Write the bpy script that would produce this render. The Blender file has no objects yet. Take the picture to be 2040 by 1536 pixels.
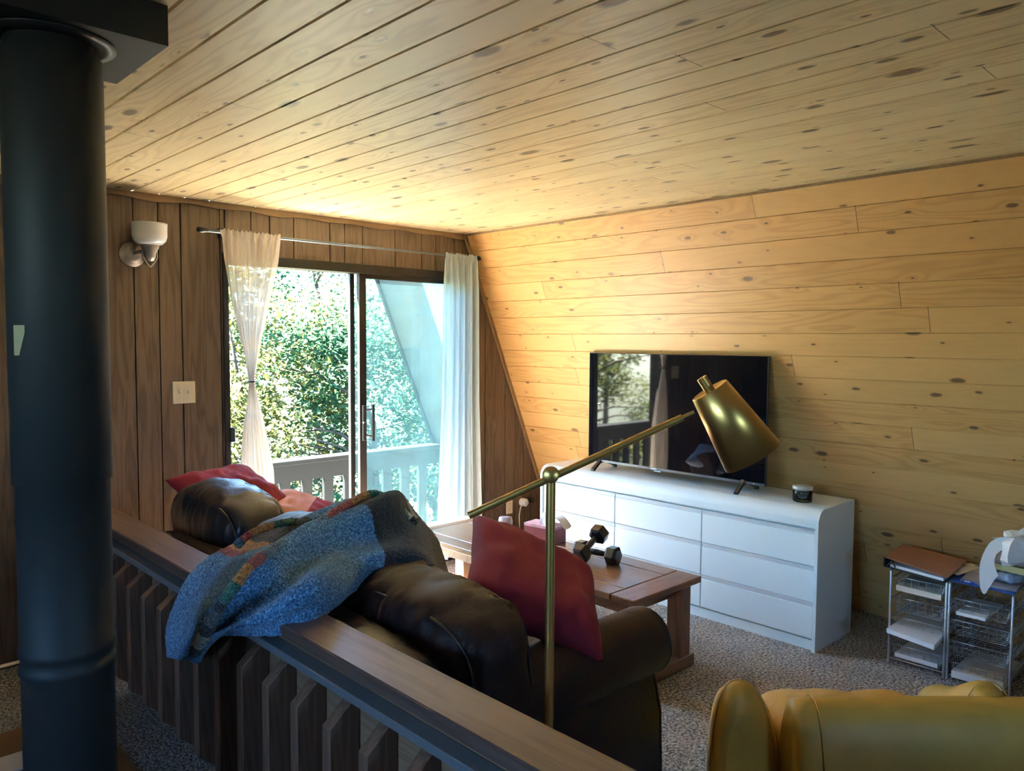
import bpy, math, random
from mathutils import Vector, Matrix, noise
random.seed(7)
R = math.radians
sc = bpy.context.scene
COL = sc.collection

# ---------------------------------------------------------------- camera
yaw, pitch, roll = R(43.6894), R(3.3185), R(0.354)
fw = Vector((math.sin(yaw)*math.cos(pitch), math.cos(yaw)*math.cos(pitch), -math.sin(pitch)))
rt0 = Vector((math.cos(yaw), -math.sin(yaw), 0)); up0 = rt0.cross(fw)
rt = rt0*math.cos(roll) + up0*math.sin(roll); up = up0*math.cos(roll) - rt0*math.sin(roll)
cd = bpy.data.cameras.new('camera'); cam = bpy.data.objects.new('camera', cd); COL.objects.link(cam)
cd.sensor_width = 36; cd.lens = 1539.7/2040*36; cd.clip_start = .05; cd.clip_end = 200
m = Matrix((rt, up, -fw)).transposed().to_4x4(); m.translation = Vector((0, -4.434, 1.64)); cam.matrix_world = m
sc.camera = cam

# ---------------------------------------------------------------- light and exposure
sc.view_settings.view_transform = 'Standard'; sc.view_settings.look = 'None'
sc.view_settings.exposure = 1.45; sc.view_settings.gamma = 1; sc.view_settings.use_curve_mapping = False
sc.cycles.use_denoising = True
sc.cycles.max_bounces = 10; sc.cycles.diffuse_bounces = 6; sc.cycles.transparent_max_bounces = 24
sc.cycles.sample_clamp_indirect = 12; sc.cycles.caustics_reflective = False; sc.cycles.caustics_refractive = False
w = bpy.data.worlds.new('sky'); sc.world = w; w.use_nodes = True
wn = w.node_tree; wn.nodes.clear()
wo = wn.nodes.new('ShaderNodeOutputWorld'); wb = wn.nodes.new('ShaderNodeBackground')
sky = wn.nodes.new('ShaderNodeTexSky'); sky.sky_type = 'NISHITA'; sky.sun_disc = False
sky.sun_elevation = R(50); sky.sun_rotation = R(-50); sky.air_density = 1.0; sky.dust_density = 1.0; sky.ozone_density = 1.0
wb.inputs[1].default_value = 1.6
tint = wn.nodes.new('ShaderNodeVectorMath'); tint.operation = 'MULTIPLY'; tint.inputs[1].default_value = (.70, .96, 1.16)
wn.links.new(sky.outputs[0], tint.inputs[0]); wn.links.new(tint.outputs[0], wb.inputs[0]); wn.links.new(wb.outputs[0], wo.inputs[0])
sl = bpy.data.lights.new('sun', 'SUN'); sl.energy = 230; sl.angle = R(0.6); sl.color = (1, .96, .80)
sun = bpy.data.objects.new('sun', sl); COL.objects.link(sun)
SUN_TO = Vector((-.45, .42, 1.0)).normalized()
sun.rotation_euler = SUN_TO.to_track_quat('Z', 'Y').to_euler(); sun.location = (0, 6, 8)
def portal(name, loc, rot, sx, sy):
    l = bpy.data.lights.new(name, 'AREA'); l.shape = 'RECTANGLE'; l.size = sx; l.size_y = sy
    l.cycles.is_portal = True
    o = bpy.data.objects.new(name, l); COL.objects.link(o); o.location = loc; o.rotation_euler = rot
portal('door_portal', (2.84, .16, 1.05), (R(-90), 0, 0), 1.8, 2.1)
portal('fill_window_portal', (-2.62, -3.7, 1.9), (0, R(-90), 0), .7, 2.0)  # portals of the two fill windows added out of view
portal('rear_fill_window_portal', (1.1, -7.12, 1.7), (R(90), 0, 0), .8, .8)

# ---------------------------------------------------------------- materials
def mat(name):
    m = bpy.data.materials.new(name); m.use_nodes = True
    return m, m.node_tree, m.node_tree.nodes['Principled BSDF']
def N(t, typ, **kw):
    n = t.nodes.new('ShaderNode'+typ)
    for k, v in kw.items():
        if k.startswith('i_'): n.inputs[int(k[2:])].default_value = v
        else: setattr(n, k, v)
    return n
def L(t, a, b): t.links.new(a, b)
def M(t, op, a, b=None, c=None):
    n = t.nodes.new('ShaderNodeMath'); n.operation = op
    for i, v in enumerate((a, b, c)):
        if v is None: continue
        if isinstance(v, (int, float)): n.inputs[i].default_value = v
        else: t.links.new(v, n.inputs[i])
    return n.outputs[0]
def ramp(t, fac, stops):
    n = t.nodes.new('ShaderNodeValToRGB'); e = n.color_ramp.elements
    while len(e) < len(stops): e.new(.5)
    for i, (p, c) in enumerate(stops): e[i].position = p; e[i].color = (*c, 1) if len(c) == 3 else c
    t.links.new(fac, n.inputs[0]); return n.outputs[0]
def mix(t, fac, a, b, mode='MIX'):
    n = t.nodes.new('ShaderNodeMix'); n.data_type = 'RGBA'; n.blend_type = mode
    for i, v in ((0, fac), (6, a), (7, b)):
        if isinstance(v, (int, float)): n.inputs[i].default_value = v
        elif isinstance(v, tuple): n.inputs[i].default_value = (*v, 1)
        else: t.links.new(v, n.inputs[i])
    return n.outputs[2]
def bump(t, p, h, s=.3, d=.01):
    b = t.nodes.new('ShaderNodeBump'); b.inputs['Strength'].default_value = s; b.inputs['Distance'].default_value = d
    t.links.new(h, b.inputs['Height']); t.links.new(b.outputs[0], p.inputs['Normal'])
def simple(name, col, rough=.5, metal=0, spec=.5, nscale=None, namt=.15, bs=0, coat=0, bd=.003):
    m, t, p = mat(name)
    p.inputs['Roughness'].default_value = rough; p.inputs['Metallic'].default_value = metal
    p.inputs['Specular IOR Level'].default_value = spec; p.inputs['Coat Weight'].default_value = coat
    p.inputs['Base Color'].default_value = (*col, 1)
    tc = N(t, 'TexCoord'); nz = N(t, 'TexNoise'); nz.inputs['Scale'].default_value = nscale or 20
    nz.inputs['Detail'].default_value = 5; L(t, tc.outputs['Object'], nz.inputs[0])
    c = mix(t, nz.outputs[0], tuple(x*(1-namt) for x in col), tuple(min(1, x*(1+namt)) for x in col))
    L(t, c, p.inputs['Base Color'])
    if bs: bump(t, p, nz.outputs[0], bs, bd)
    return m

def pine(name, bw, voff, cols, knotc=(.10, .055, .03), rough=.42, knots=.5, ks=1.):
    """boards run along object X, stacked along object Y; board width bw"""
    m, t, p = mat(name)
    tc = N(t, 'TexCoord'); s = N(t, 'SeparateXYZ'); L(t, tc.outputs['Object'], s.inputs[0])
    u, v = s.outputs[0], s.outputs[1]
    vb = M(t, 'DIVIDE', M(t, 'SUBTRACT', v, voff), bw); idx = M(t, 'FLOOR', vb); fr = M(t, 'FRACT', vb)
    wn1 = N(t, 'TexWhiteNoise', noise_dimensions='1D'); L(t, idx, wn1.inputs['W']); r1 = wn1.outputs[0]
    useg = M(t, 'ADD', M(t, 'DIVIDE', u, 3.1), M(t, 'MULTIPLY', r1, 7.3)); seg = M(t, 'FLOOR', useg); sf = M(t, 'FRACT', useg)
    wn2 = N(t, 'TexWhiteNoise', noise_dimensions='2D'); cb = N(t, 'CombineXYZ'); L(t, idx, cb.inputs[0]); L(t, seg, cb.inputs[1]); L(t, cb.outputs[0], wn2.inputs[0])
    r2 = wn2.outputs[0]
    # knots
    kc = N(t, 'CombineXYZ'); L(t, M(t, 'ADD', M(t, 'MULTIPLY', u, 3.6), M(t, 'MULTIPLY', r1, 91.)), kc.inputs[0])
    L(t, M(t, 'ADD', M(t, 'MULTIPLY', v, 8.5), M(t, 'MULTIPLY', r2, 37.)), kc.inputs[1])
    vo = N(t, 'TexVoronoi', feature='F1', voronoi_dimensions='2D'); vo.inputs['Scale'].default_value = 1; L(t, kc.outputs[0], vo.inputs['Vector'])
    sv = N(t, 'SeparateColor'); L(t, vo.outputs['Color'], sv.inputs[0])
    kd = vo.outputs['Distance']
    has = M(t, 'LESS_THAN', sv.outputs[0], knots)
    krad = M(t, 'MULTIPLY', ks, M(t, 'ADD', .03, M(t, 'MULTIPLY', M(t, 'POWER', sv.outputs[1], 3.), .10)))
    nzk = N(t, 'TexNoise'); nzk.inputs['Scale'].default_value = 60; L(t, tc.outputs['Object'], nzk.inputs[0])
    kdn = M(t, 'ADD', kd, M(t, 'MULTIPLY', M(t, 'SUBTRACT', nzk.outputs[0], .5), .05))
    kedge = N(t, 'MapRange'); L(t, M(t, 'DIVIDE', kdn, krad), kedge.inputs[0]); kedge.inputs[1].default_value = .75; kedge.inputs[2].default_value = 1.25
    kedge.inputs[3].default_value = 1; kedge.inputs[4].default_value = 0
    kmask = M(t, 'MULTIPLY', kedge.outputs[0], has)
    halo = M(t, 'MULTIPLY', has, M(t, 'POWER', 2.718, M(t, 'MULTIPLY', kd, -7.)))
    # grain
    gc = N(t, 'CombineXYZ'); L(t, M(t, 'ADD', M(t, 'MULTIPLY', u, .55), M(t, 'MULTIPLY', r2, 50.)), gc.inputs[0]); L(t, M(t, 'ADD', M(t, 'MULTIPLY', v, 5.), M(t, 'MULTIPLY', r1, 33.)), gc.inputs[1])
    g1 = N(t, 'TexNoise'); g1.inputs['Scale'].default_value = 1.1; g1.inputs['Detail'].default_value = 2; L(t, gc.outputs[0], g1.inputs[0])
    ph = M(t, 'ADD', M(t, 'MULTIPLY', g1.outputs[0], 95.), M(t, 'MULTIPLY', halo, 14.))
    rings = M(t, 'ADD', M(t, 'MULTIPLY', M(t, 'SINE', ph), .5), .5); rings = M(t, 'POWER', rings, 2.2)
    gf = N(t, 'CombineXYZ'); L(t, M(t, 'MULTIPLY', u, 3.), gf.inputs[0]); L(t, M(t, 'MULTIPLY', v, 160.), gf.inputs[1]); L(t, M(t, 'MULTIPLY', r2, 9.), gf.inputs[2])
    g2 = N(t, 'TexNoise'); g2.inputs['Scale'].default_value = 1; g2.inputs['Detail'].default_value = 3; L(t, gf.outputs[0], g2.inputs[0])
    base = mix(t, r2, cols[0], cols[1])
    fade = N(t, 'TexNoise'); fade.inputs['Scale'].default_value = 1.3; L(t, gc.outputs[0], fade.inputs[0])
    amt = M(t, 'MULTIPLY', rings, M(t, 'MULTIPLY', M(t, 'ADD', .10, M(t, 'MULTIPLY', M(t, 'GREATER_THAN', r2, .45), .35)), 1.0))
    c = mix(t, amt, base, cols[2])
    c = mix(t, M(t, 'MULTIPLY', g2.outputs[0], .22), c, cols[2])
    c = mix(t, M(t, 'MULTIPLY', halo, .28), c, cols[2])
    c = mix(t, M(t, 'MULTIPLY', kmask, .85), c, knotc)
    # butt joints
    jw = M(t, 'LESS_THAN', sf, .0011); c = mix(t, M(t, 'MULTIPLY', jw, .8), c, (.06, .035, .02))
    L(t, c, p.inputs['Base Color']); p.inputs['Roughness'].default_value = rough
    h = M(t, 'SUBTRACT', M(t, 'ADD', M(t, 'MULTIPLY', g2.outputs[0], .15), M(t, 'MULTIPLY', halo, .5)), M(t, 'MULTIPLY', jw, 1.5))
    bump(t, p, h, .45, .003)
    return m

def woodgrain(name, c1, c2, axis=2, rough=.5, scale=1., bs=.2, c3=None, coat=0):
    """dark stained timber, grain along the given object axis"""
    m, t, p = mat(name)
    tc = N(t, 'TexCoord'); mp = N(t, 'Mapping'); sca = [14*scale]*3; sca[axis] = 1.1*scale; mp.inputs['Scale'].default_value = sca
    L(t, tc.outputs['Object'], mp.inputs[0])
    a = N(t, 'TexNoise'); a.inputs['Scale'].default_value = 1; a.inputs['Detail'].default_value = 3; a.inputs['Distortion'].default_value = .6; L(t, mp.outputs[0], a.inputs[0])
    rg = M(t, 'POWER', M(t, 'ADD', M(t, 'MULTIPLY', M(t, 'SINE', M(t, 'MULTIPLY', a.outputs[0], 40.)), .5), .5), 1.8)
    b = N(t, 'TexNoise'); b.inputs['Scale'].default_value = 6; b.inputs['Detail'].default_value = 5; L(t, mp.outputs[0], b.inputs[0])
    c = mix(t, M(t, 'MULTIPLY', rg, .75), c1, c2)
    c = mix(t, M(t, 'MULTIPLY', b.outputs[0], .45), c, c2)
    if c3:
        d = N(t, 'TexNoise'); d.inputs['Scale'].default_value = 2.2; d.inputs['Detail'].default_value = 2; L(t, tc.outputs['Object'], d.inputs[0])
        c = mix(t, ramp(t, d.outputs[0], [(.45, (0, 0, 0)), (.65, (1, 1, 1))]), c, c3)
    L(t, c, p.inputs['Base Color']); p.inputs['Roughness'].default_value = rough; p.inputs['Coat Weight'].default_value = coat
    bump(t, p, b.outputs[0], bs, .002)
    return m

BW_C, BW_W = .1393, .1322
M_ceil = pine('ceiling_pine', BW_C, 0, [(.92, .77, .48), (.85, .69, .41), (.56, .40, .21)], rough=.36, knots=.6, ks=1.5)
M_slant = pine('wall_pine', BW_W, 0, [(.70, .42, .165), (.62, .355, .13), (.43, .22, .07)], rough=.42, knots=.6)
M_panel = woodgrain('vertical_panel', (.135, .092, .062), (.055, .033, .021), 2, .5, .9, .15)
M_gap = simple('panel_groove', (.02, .012, .008), .9)
M_trim = woodgrain('trim_wood', (.27, .17, .09), (.18, .11, .05), 0, .45, 1., .1)
M_trimd = woodgrain('slanted_trim_wood', (.30, .18, .09), (.2, .11, .05), 2, .45, 1., .1)
M_cap = woodgrain('rail_cap_wood', (.15, .092, .075), (.09, .05, .04), 1, .42, .8, .12)
M_ledge = simple('fascia_ledge', (.16, .17, .19), .35, nscale=60)
M_rail = woodgrain('rail_wood', (.24, .13, .085), (.13, .065, .042), 2, .5, 1., .15)
M_fascia = woodgrain('fascia_wood', (.34, .20, .12), (.20, .11, .065), 1, .5, 1., .15)
M_pipe = simple('stovepipe_paint', (.018, .021, .023), .62, nscale=6, namt=.1)
M_box = simple('support_box_paint', (.014, .015, .018), .5)
M_blackmetal = simple('black_metal', (.012, .012, .013), .4)
M_door = simple('door_frame_aluminium', (.010, .009, .009), .4, spec=.35)
M_screen = simple('tv_screen_gloss', (.004, .004, .006), .03, spec=.7)
M_bezel = simple('tv_bezel', (.02, .02, .022), .3)
M_chin = simple('tv_chin', (.12, .14, .18), .35, metal=.6)
M_white = simple('white_laminate', (.72, .80, .83), .32, nscale=3, namt=.03)
M_whiteg = simple('white_laminate_channel', (.60, .63, .66), .35, nscale=3, namt=.02)
M_dark = simple('dark_gap', (.03, .03, .035), .9)
M_brass = simple('brushed_brass', (.66, .43, .15), .35, metal=1, nscale=200, namt=.06)
M_steel = simple('wire_steel', (.55, .56, .60), .36, metal=.9)
M_paper = simple('paper', (.78, .78, .80), .8, namt=.04)
M_cream = simple('cream_paper', (.74, .66, .56), .8, namt=.05)
M_ivory = simple('ivory_plastic', (.68, .60, .44), .4, namt=.03)
M_wplast = simple('white_plastic', (.75, .75, .78), .35, namt=.02)
M_binder = simple('brown_binder', (.26, .12, .075), .55)
M_blue = simple('blue_folder', (.02, .10, .45), .35)
M_mag = simple('magazine_cover', (.30, .28, .32), .45, nscale=14, namt=.7)
M_ybook = simple('yellow_book', (.50, .42, .20), .5)
M_bookpic = simple('book_cover_print', (.35, .22, .12), .4, nscale=30, namt=.9)
M_plbag = simple('crinkled_plastic_bag', (.35, .45, .62), .2, nscale=40, namt=.6, bs=.6, bd=.01)
M_rubber = simple('black_rubber', (.012, .011, .013), .3, coat=.3)
M_red = simple('red_cotton', (.17, .005, .020), .85, nscale=220, namt=.25, bs=.25, bd=.001)
M_peach = simple('peach_cotton', (.50, .22, .15), .85, nscale=150, namt=.2, bs=.2, bd=.001)
M_lblue = simple('pale_blue_cotton', (.30, .38, .52), .85, nscale=150, namt=.15)
M_stone = simple('hearth_boards', (.20, .10, .04), .5, nscale=8, namt=.4)
M_tissue = simple('tissue_box_card', (.68, .40, .45), .5, nscale=25, namt=.5)
M_tissued = simple('tissue_box_red', (.34, .08, .08), .5)
M_tan = simple('tan_sticker', (.38, .32, .18), .6)
M_dirt = simple('forest_floor', (.05, .05, .025), .95, nscale=2, namt=.6)
M_bark = simple('bark', (.045, .032, .022), .9, nscale=14, namt=.4, bs=.6)
M_deck = woodgrain('deck_boards', (.86, .84, .74), (.78, .76, .66), 0, .6, .8, .2)
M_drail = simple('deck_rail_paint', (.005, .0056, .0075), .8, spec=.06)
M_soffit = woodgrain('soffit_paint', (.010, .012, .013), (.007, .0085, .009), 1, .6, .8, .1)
M_soffit_glare = simple('soffit_painted_glare', (.075, .13, .14), .6, nscale=3, namt=.08)  # pale glare of the door glass, painted into the soffit colour
M_plain = simple('plain_wall', (.20, .13, .08), .6)
M_pewter = simple('pewter', (.30, .26, .23), .5, metal=.7)

def leather(name, c, rough, spec=.5, cs=18, bs=.5, ck=.15):
    m, t, p = mat(name); tc = N(t, 'TexCoord')
    v = N(t, 'TexVoronoi', feature='DISTANCE_TO_EDGE'); v.inputs['Scale'].default_value = cs
    nz = N(t, 'TexNoise'); nz.inputs['Scale'].default_value = 7; nz.inputs['Detail'].default_value = 4; L(t, tc.outputs['Object'], nz.inputs[0])
    vm = N(t, 'VectorMath', operation='ADD'); L(t, tc.outputs['Object'], vm.inputs[0]); sc_ = N(t, 'VectorMath', operation='SCALE'); sc_.inputs[3].default_value = .12
    L(t, nz.outputs[1], sc_.inputs[0]); L(t, sc_.outputs[0], vm.inputs[1]); L(t, vm.outputs[0], v.inputs['Vector'])
    cr = N(t, 'MapRange'); L(t, v.outputs[0], cr.inputs[0]); cr.inputs[2].default_value = .06
    f = N(t, 'TexNoise'); f.inputs['Scale'].default_value = 160; f.inputs['Detail'].default_value = 3; L(t, tc.outputs['Object'], f.inputs[0])
    h = M(t, 'ADD', M(t, 'MULTIPLY', cr.outputs[0], ck), M(t, 'ADD', M(t, 'MULTIPLY', f.outputs[0], .12), M(t, 'MULTIPLY', nz.outputs[0], 1.2)))
    L(t, mix(t, nz.outputs[0], tuple(x*.75 for x in c), tuple(x*1.2 for x in c)), p.inputs['Base Color'])
    p.inputs['Roughness'].default_value = rough; p.inputs['Specular IOR Level'].default_value = spec
    bump(t, p, h, bs, .006); return m
M_leather = leather('dark_brown_leather', (.024, .015, .014), .38, .6)
M_suede = leather('dark_brown_leather_matt', (.024, .011, .010), .52, .22)
M_yleather = leather('yellow_leather', (.58, .35, .065), .42, .35, 9, .12, .0)
M_ycrease = leather('creased_yellow_leather', (.62, .37, .085), .42, .35, 13, .45, .5)

def carpet():
    m, t, p = mat('shag_carpet'); tc = N(t, 'TexCoord')
    a = N(t, 'TexNoise'); a.inputs['Scale'].default_value = 78; a.inputs['Detail'].default_value = 3; a.inputs['Roughness'].default_value = .7
    b = N(t, 'TexVoronoi', feature='F1'); b.inputs['Scale'].default_value = 130
    g = N(t, 'TexNoise'); g.inputs['Scale'].default_value = 5; g.inputs['Detail'].default_value = 4
    for x in (a, b, g): L(t, tc.outputs['Object'], x.inputs['Vector'])
    c = ramp(t, a.outputs[0], [(.34, (.06, .05, .045)), (.45, (.34, .29, .26)), (.55, (.66, .61, .57)), (.68, (.88, .85, .82))])
    c = mix(t, M(t, 'MULTIPLY', ramp(t, g.outputs[0], [(.35, (0, 0, 0)), (.7, (1, 1, 1))]), .35), c, (.17, .13, .10))
    L(t, c, p.inputs['Base Color']); p.inputs['Roughness'].default_value = .95; p.inputs['Specular IOR Level'].default_value = .15
    bump(t, p, M(t, 'SUBTRACT', a.outputs[0], M(t, 'MULTIPLY', b.outputs[0], .7)), .9, .018); return m
M_carpet = carpet()

def fleece(name, c1, c2, sca=170, dep=.012):
    m, t, p = mat(name); tc = N(t, 'TexCoord')
    a = N(t, 'TexNoise'); a.inputs['Scale'].default_value = sca; a.inputs['Detail'].default_value = 2; a.inputs['Distortion'].default_value = .8; L(t, tc.outputs['Object'], a.inputs[0])
    L(t, ramp(t, a.outputs[0], [(.36, tuple(x*.35 for x in c1)), (.5, c1), (.66, c2)]), p.inputs['Base Color'])
    p.inputs['Roughness'].default_value = 1; p.inputs['Specular IOR Level'].default_value = .1
    p.inputs['Sheen Weight'].default_value = .4
    bump(t, p, a.outputs[0], 1., dep); return m
M_fl = fleece('blue_fleece', (.05, .22, .52), (.28, .60, .92))
M_fd = fleece('shaded_inner_fleece', (.012, .015, .02), (.03, .04, .05), 200, .006)  # shadow on the blanket and its dark inner side, put into the colour
F_or = fleece('orange_stripe', (.55, .22, .04), (.75, .38, .10), 130, .016)
F_rd = fleece('red_stripe', (.40, .05, .06), (.6, .14, .14), 130, .016)
F_gr = fleece('green_stripe', (.01, .12, .09), (.05, .30, .25), 130, .016)
F_bk = fleece('black_stripe', (.008, .008, .01), (.02, .02, .025), 130, .016)
F_wh = fleece('cream_stripe', (.45, .42, .34), (.7, .68, .58), 130, .016)
F_gy = fleece('grey_stripe', (.10, .11, .13), (.2, .22, .25), 130, .016)
F_bl = fleece('steel_blue_stripe', (.07, .17, .30), (.25, .42, .58), 130, .016)

def curtainmat(name, c, tr, k=.55):
    m = bpy.data.materials.new(name); m.use_nodes = True; t = m.node_tree; t.nodes.clear()
    o = N(t, 'OutputMaterial'); d = N(t, 'BsdfDiffuse'); d.inputs[0].default_value = (*c, 1)
    l = N(t, 'BsdfTranslucent'); l.inputs[0].default_value = (*[min(1, x*1.0) for x in c], 1); tp = N(t, 'BsdfTransparent')
    a = N(t, 'MixShader'); a.inputs[0].default_value = k; b = N(t, 'MixShader')
    tc = N(t, 'TexCoord'); nz = N(t, 'TexNoise'); nz.inputs['Scale'].default_value = 300; L(t, tc.outputs['Object'], nz.inputs[0])
    L(t, M(t, 'ADD', tr-.05, M(t, 'MULTIPLY', nz.outputs[0], .1)), b.inputs[0])
    L(t, d.outputs[0], a.inputs[1]); L(t, l.outputs[0], a.inputs[2]); L(t, a.outputs[0], b.inputs[1]); L(t, tp.outputs[0], b.inputs[2]); L(t, b.outputs[0], o.inputs[0])
    return m
M_cur = curtainmat('sheer_cream_curtain', (.66, .58, .50), .05, .3)
M_cur2 = curtainmat('sheer_white_curtain', (.72, .86, .92), .10, .5)

def glassmat(name, haze, tint, hc=(.5, .8, .9)):
    m = bpy.data.materials.new(name); m.use_nodes = True; t = m.node_tree; t.nodes.clear()
    o = N(t, 'OutputMaterial'); tp = N(t, 'BsdfTransparent'); tp.inputs[0].default_value = (*tint, 1)
    g = N(t, 'BsdfGlossy'); g.inputs[1].default_value = .02; fr = N(t, 'Fresnel'); fr.inputs[0].default_value = 1.45
    a = N(t, 'MixShader'); L(t, fr.outputs[0], a.inputs[0]); L(t, tp.outputs[0], a.inputs[1]); L(t, g.outputs[0], a.inputs[2])
    d = N(t, 'BsdfTranslucent'); d.inputs[0].default_value = (*hc, 1); b = N(t, 'MixShader')
    tc = N(t, 'TexCoord'); nz = N(t, 'TexNoise'); nz.inputs['Scale'].default_value = 4; nz.inputs['Detail'].default_value = 6; L(t, tc.outputs['Object'], nz.inputs[0])
    v = N(t, 'TexNoise'); v.inputs['Scale'].default_value = 90; L(t, tc.outputs['Object'], v.inputs[0])
    sp = ramp(t, v.outputs[0], [(.70, (0, 0, 0)), (.74, (1, 1, 1))])
    L(t, M(t, 'ADD', M(t, 'MULTIPLY', nz.outputs[0], haze*2), M(t, 'MULTIPLY', sp, haze*2)), b.inputs[0])
    L(t, a.outputs[0], b.inputs[1]); L(t, d.outputs[0], b.inputs[2]); L(t, b.outputs[0], o.inputs[0]); return m
M_glass = glassmat('dusty_door_glass', .007, (.86, .95, .97))
M_glassc = glassmat('clear_glass', .0, (.92, .95, .95))
def milk():
    m, t, p = mat('milk_glass'); p.inputs['Base Color'].default_value = (.62, .63, .65, 1); p.inputs['Roughness'].default_value = .15
    p.inputs['Subsurface Weight'].default_value = .3; p.inputs['Subsurface Radius'].default_value = (.03, .03, .03); return m
M_milk = milk()
def leafmat(name, c, c2):
    m = bpy.data.materials.new(name); m.use_nodes = True; t = m.node_tree; t.nodes.clear()
    o = N(t, 'OutputMaterial'); d = N(t, 'BsdfDiffuse'); l = N(t, 'BsdfTranslucent'); a = N(t, 'MixShader'); a.inputs[0].default_value = .45
    gi = N(t, 'NewGeometry'); cc = mix(t, gi.outputs['Random Per Island'], c, c2)
    L(t, cc, d.inputs[0]); L(t, cc, l.inputs[0]); L(t, d.outputs[0], a.inputs[1]); L(t, l.outputs[0], a.inputs[2]); L(t, a.outputs[0], o.inputs[0]); return m
LEAF = [leafmat('leaf_bright', (.035, .050, .014), (.13, .125, .045)), leafmat('leaf_mid', (.022, .045, .014), (.085, .10, .038)), leafmat('leaf_cool', (.014, .045, .022), (.045, .10, .055))]

# ---------------------------------------------------------------- mesh builder
class MB:
    def __init__(s): s.v = []; s.f = []; s.mi = []; s.cur = 0; s.sm = []
    def add(s, vs, fs, smooth=False):
        o = len(s.v); s.v += [tuple(v) for v in vs]; s.f += [tuple(i+o for i in f) for f in fs]; s.mi += [s.cur]*len(fs); s.sm += [smooth]*len(fs)
    def box(s, a, b, bev=0):
        x0, y0, z0 = (min(a[i], b[i]) for i in range(3)); x1, y1, z1 = (max(a[i], b[i]) for i in range(3))
        if bev <= 0:
            s.add([(x0, y0, z0), (x1, y0, z0), (x1, y1, z0), (x0, y1, z0), (x0, y0, z1), (x1, y0, z1), (x1, y1, z1), (x0, y1, z1)],
                  [(0, 3, 2, 1), (4, 5, 6, 7), (0, 1, 5, 4), (1, 2, 6, 5), (2, 3, 7, 6), (3, 0, 4, 7)]); return
        e = min(bev, (x1-x0)/2.01, (y1-y0)/2.01, (z1-z0)/2.01); vs = []; idx = {}
        for ix in (0, 1):
            for iy in (0, 1):
                for iz in (0, 1):
                    X, Y, Z = (x0, x1)[ix], (y0, y1)[iy], (z0, z1)[iz]; sx, sy, sz = (1, -1)[ix], (1, -1)[iy], (1, -1)[iz]
                    for k, q in enumerate(((X, Y+sy*e, Z+sz*e), (X+sx*e, Y, Z+sz*e), (X+sx*e, Y+sy*e, Z))):
                        idx[(ix, iy, iz, k)] = len(vs); vs.append(q)
        g = lambda ix, iy, iz, k: idx[(ix, iy, iz, k)]; F = []
        for i in (0, 1):
            F.append([g(i, 0, 0, 0), g(i, 1, 0, 0), g(i, 1, 1, 0), g(i, 0, 1, 0)][::1 if i else -1])
            F.append([g(0, i, 0, 1), g(1, i, 0, 1), g(1, i, 1, 1), g(0, i, 1, 1)][::-1 if i else 1])
            F.append([g(0, 0, i, 2), g(1, 0, i, 2), g(1, 1, i, 2), g(0, 1, i, 2)][::1 if i else -1])
        for a_ in (0, 1):
            for b_ in (0, 1):
                F.append([g(a_, b_, 0, 0), g(a_, b_, 1, 0), g(a_, b_, 1, 1), g(a_, b_, 0, 1)])
                F.append([g(a_, 0, b_, 0), g(a_, 1, b_, 0), g(a_, 1, b_, 2), g(a_, 0, b_, 2)])
                F.append([g(0, a_, b_, 1), g(1, a_, b_, 1), g(1, a_, b_, 2), g(0, a_, b_, 2)])
                for c_ in (0, 1): F.append([g(a_, b_, c_, 0), g(a_, b_, c_, 1), g(a_, b_, c_, 2)])
        s.add(vs, F)
    def cyl(s, p, q, r, r2=None, n=12, cap=True, smooth=True):
        p, q = Vector(p), Vector(q); r2 = r if r2 is None else r2; d = (q-p).normalized()
        a = d.orthogonal().normalized(); b = d.cross(a)
        c = [(math.cos(2*math.pi*i/n), math.sin(2*math.pi*i/n)) for i in range(n)]
        vs = [p+(a*x+b*y)*r for x, y in c]+[q+(a*x+b*y)*r2 for x, y in c]
        s.add(vs, [(i, (i+1) % n, n+(i+1) % n, n+i) for i in range(n)], smooth)
        if cap: s.add(vs, [tuple(range(n))[::-1], tuple(range(n, 2*n))])
    def tube(s, pts, r, n=6, cap=True, closed=False):
        pts = [Vector(p) for p in pts]; rings = []; K = len(pts); rr = r if hasattr(r, '__len__') else [r]*K
        a = None
        for i, p in enumerate(pts):
            if closed: d = (pts[(i+1) % K]-pts[i-1]).normalized()
            else: d = (pts[min(i+1, K-1)]-pts[max(i-1, 0)]).normalized()
            a = d.orthogonal().normalized() if a is None else (a-d*a.dot(d)).normalized()
            b = d.cross(a); rings.append([p+(a*math.cos(2*math.pi*j/n)+b*math.sin(2*math.pi*j/n))*rr[i] for j in range(n)])
        vs = [v for g in rings for v in g]; F = []
        for i in range(K if closed else K-1):
            i2 = (i+1) % K
            for j in range(n): F.append((i*n+j, i*n+(j+1) % n, i2*n+(j+1) % n, i2*n+j))
        s.add(vs, F, True)
        if cap and not closed: s.add(vs, [tuple(range(n))[::-1], tuple(range((K-1)*n, K*n))])
    def prism(s, poly, ax, h0, h1):
        """poly 2d points extruded along axis ax (0,1,2) from h0 to h1; remaining axes in order"""
        def P(a, b, h): return [(h, a, b), (a, h, b), (a, b, h)][ax]
        n = len(poly); vs = [P(a, b, h0) for a, b in poly]+[P(a, b, h1) for a, b in poly]
        s.add(vs, [tuple(range(n))[::-1], tuple(range(n, 2*n))]+[(i, (i+1) % n, n+(i+1) % n, n+i) for i in range(n)])
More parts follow.
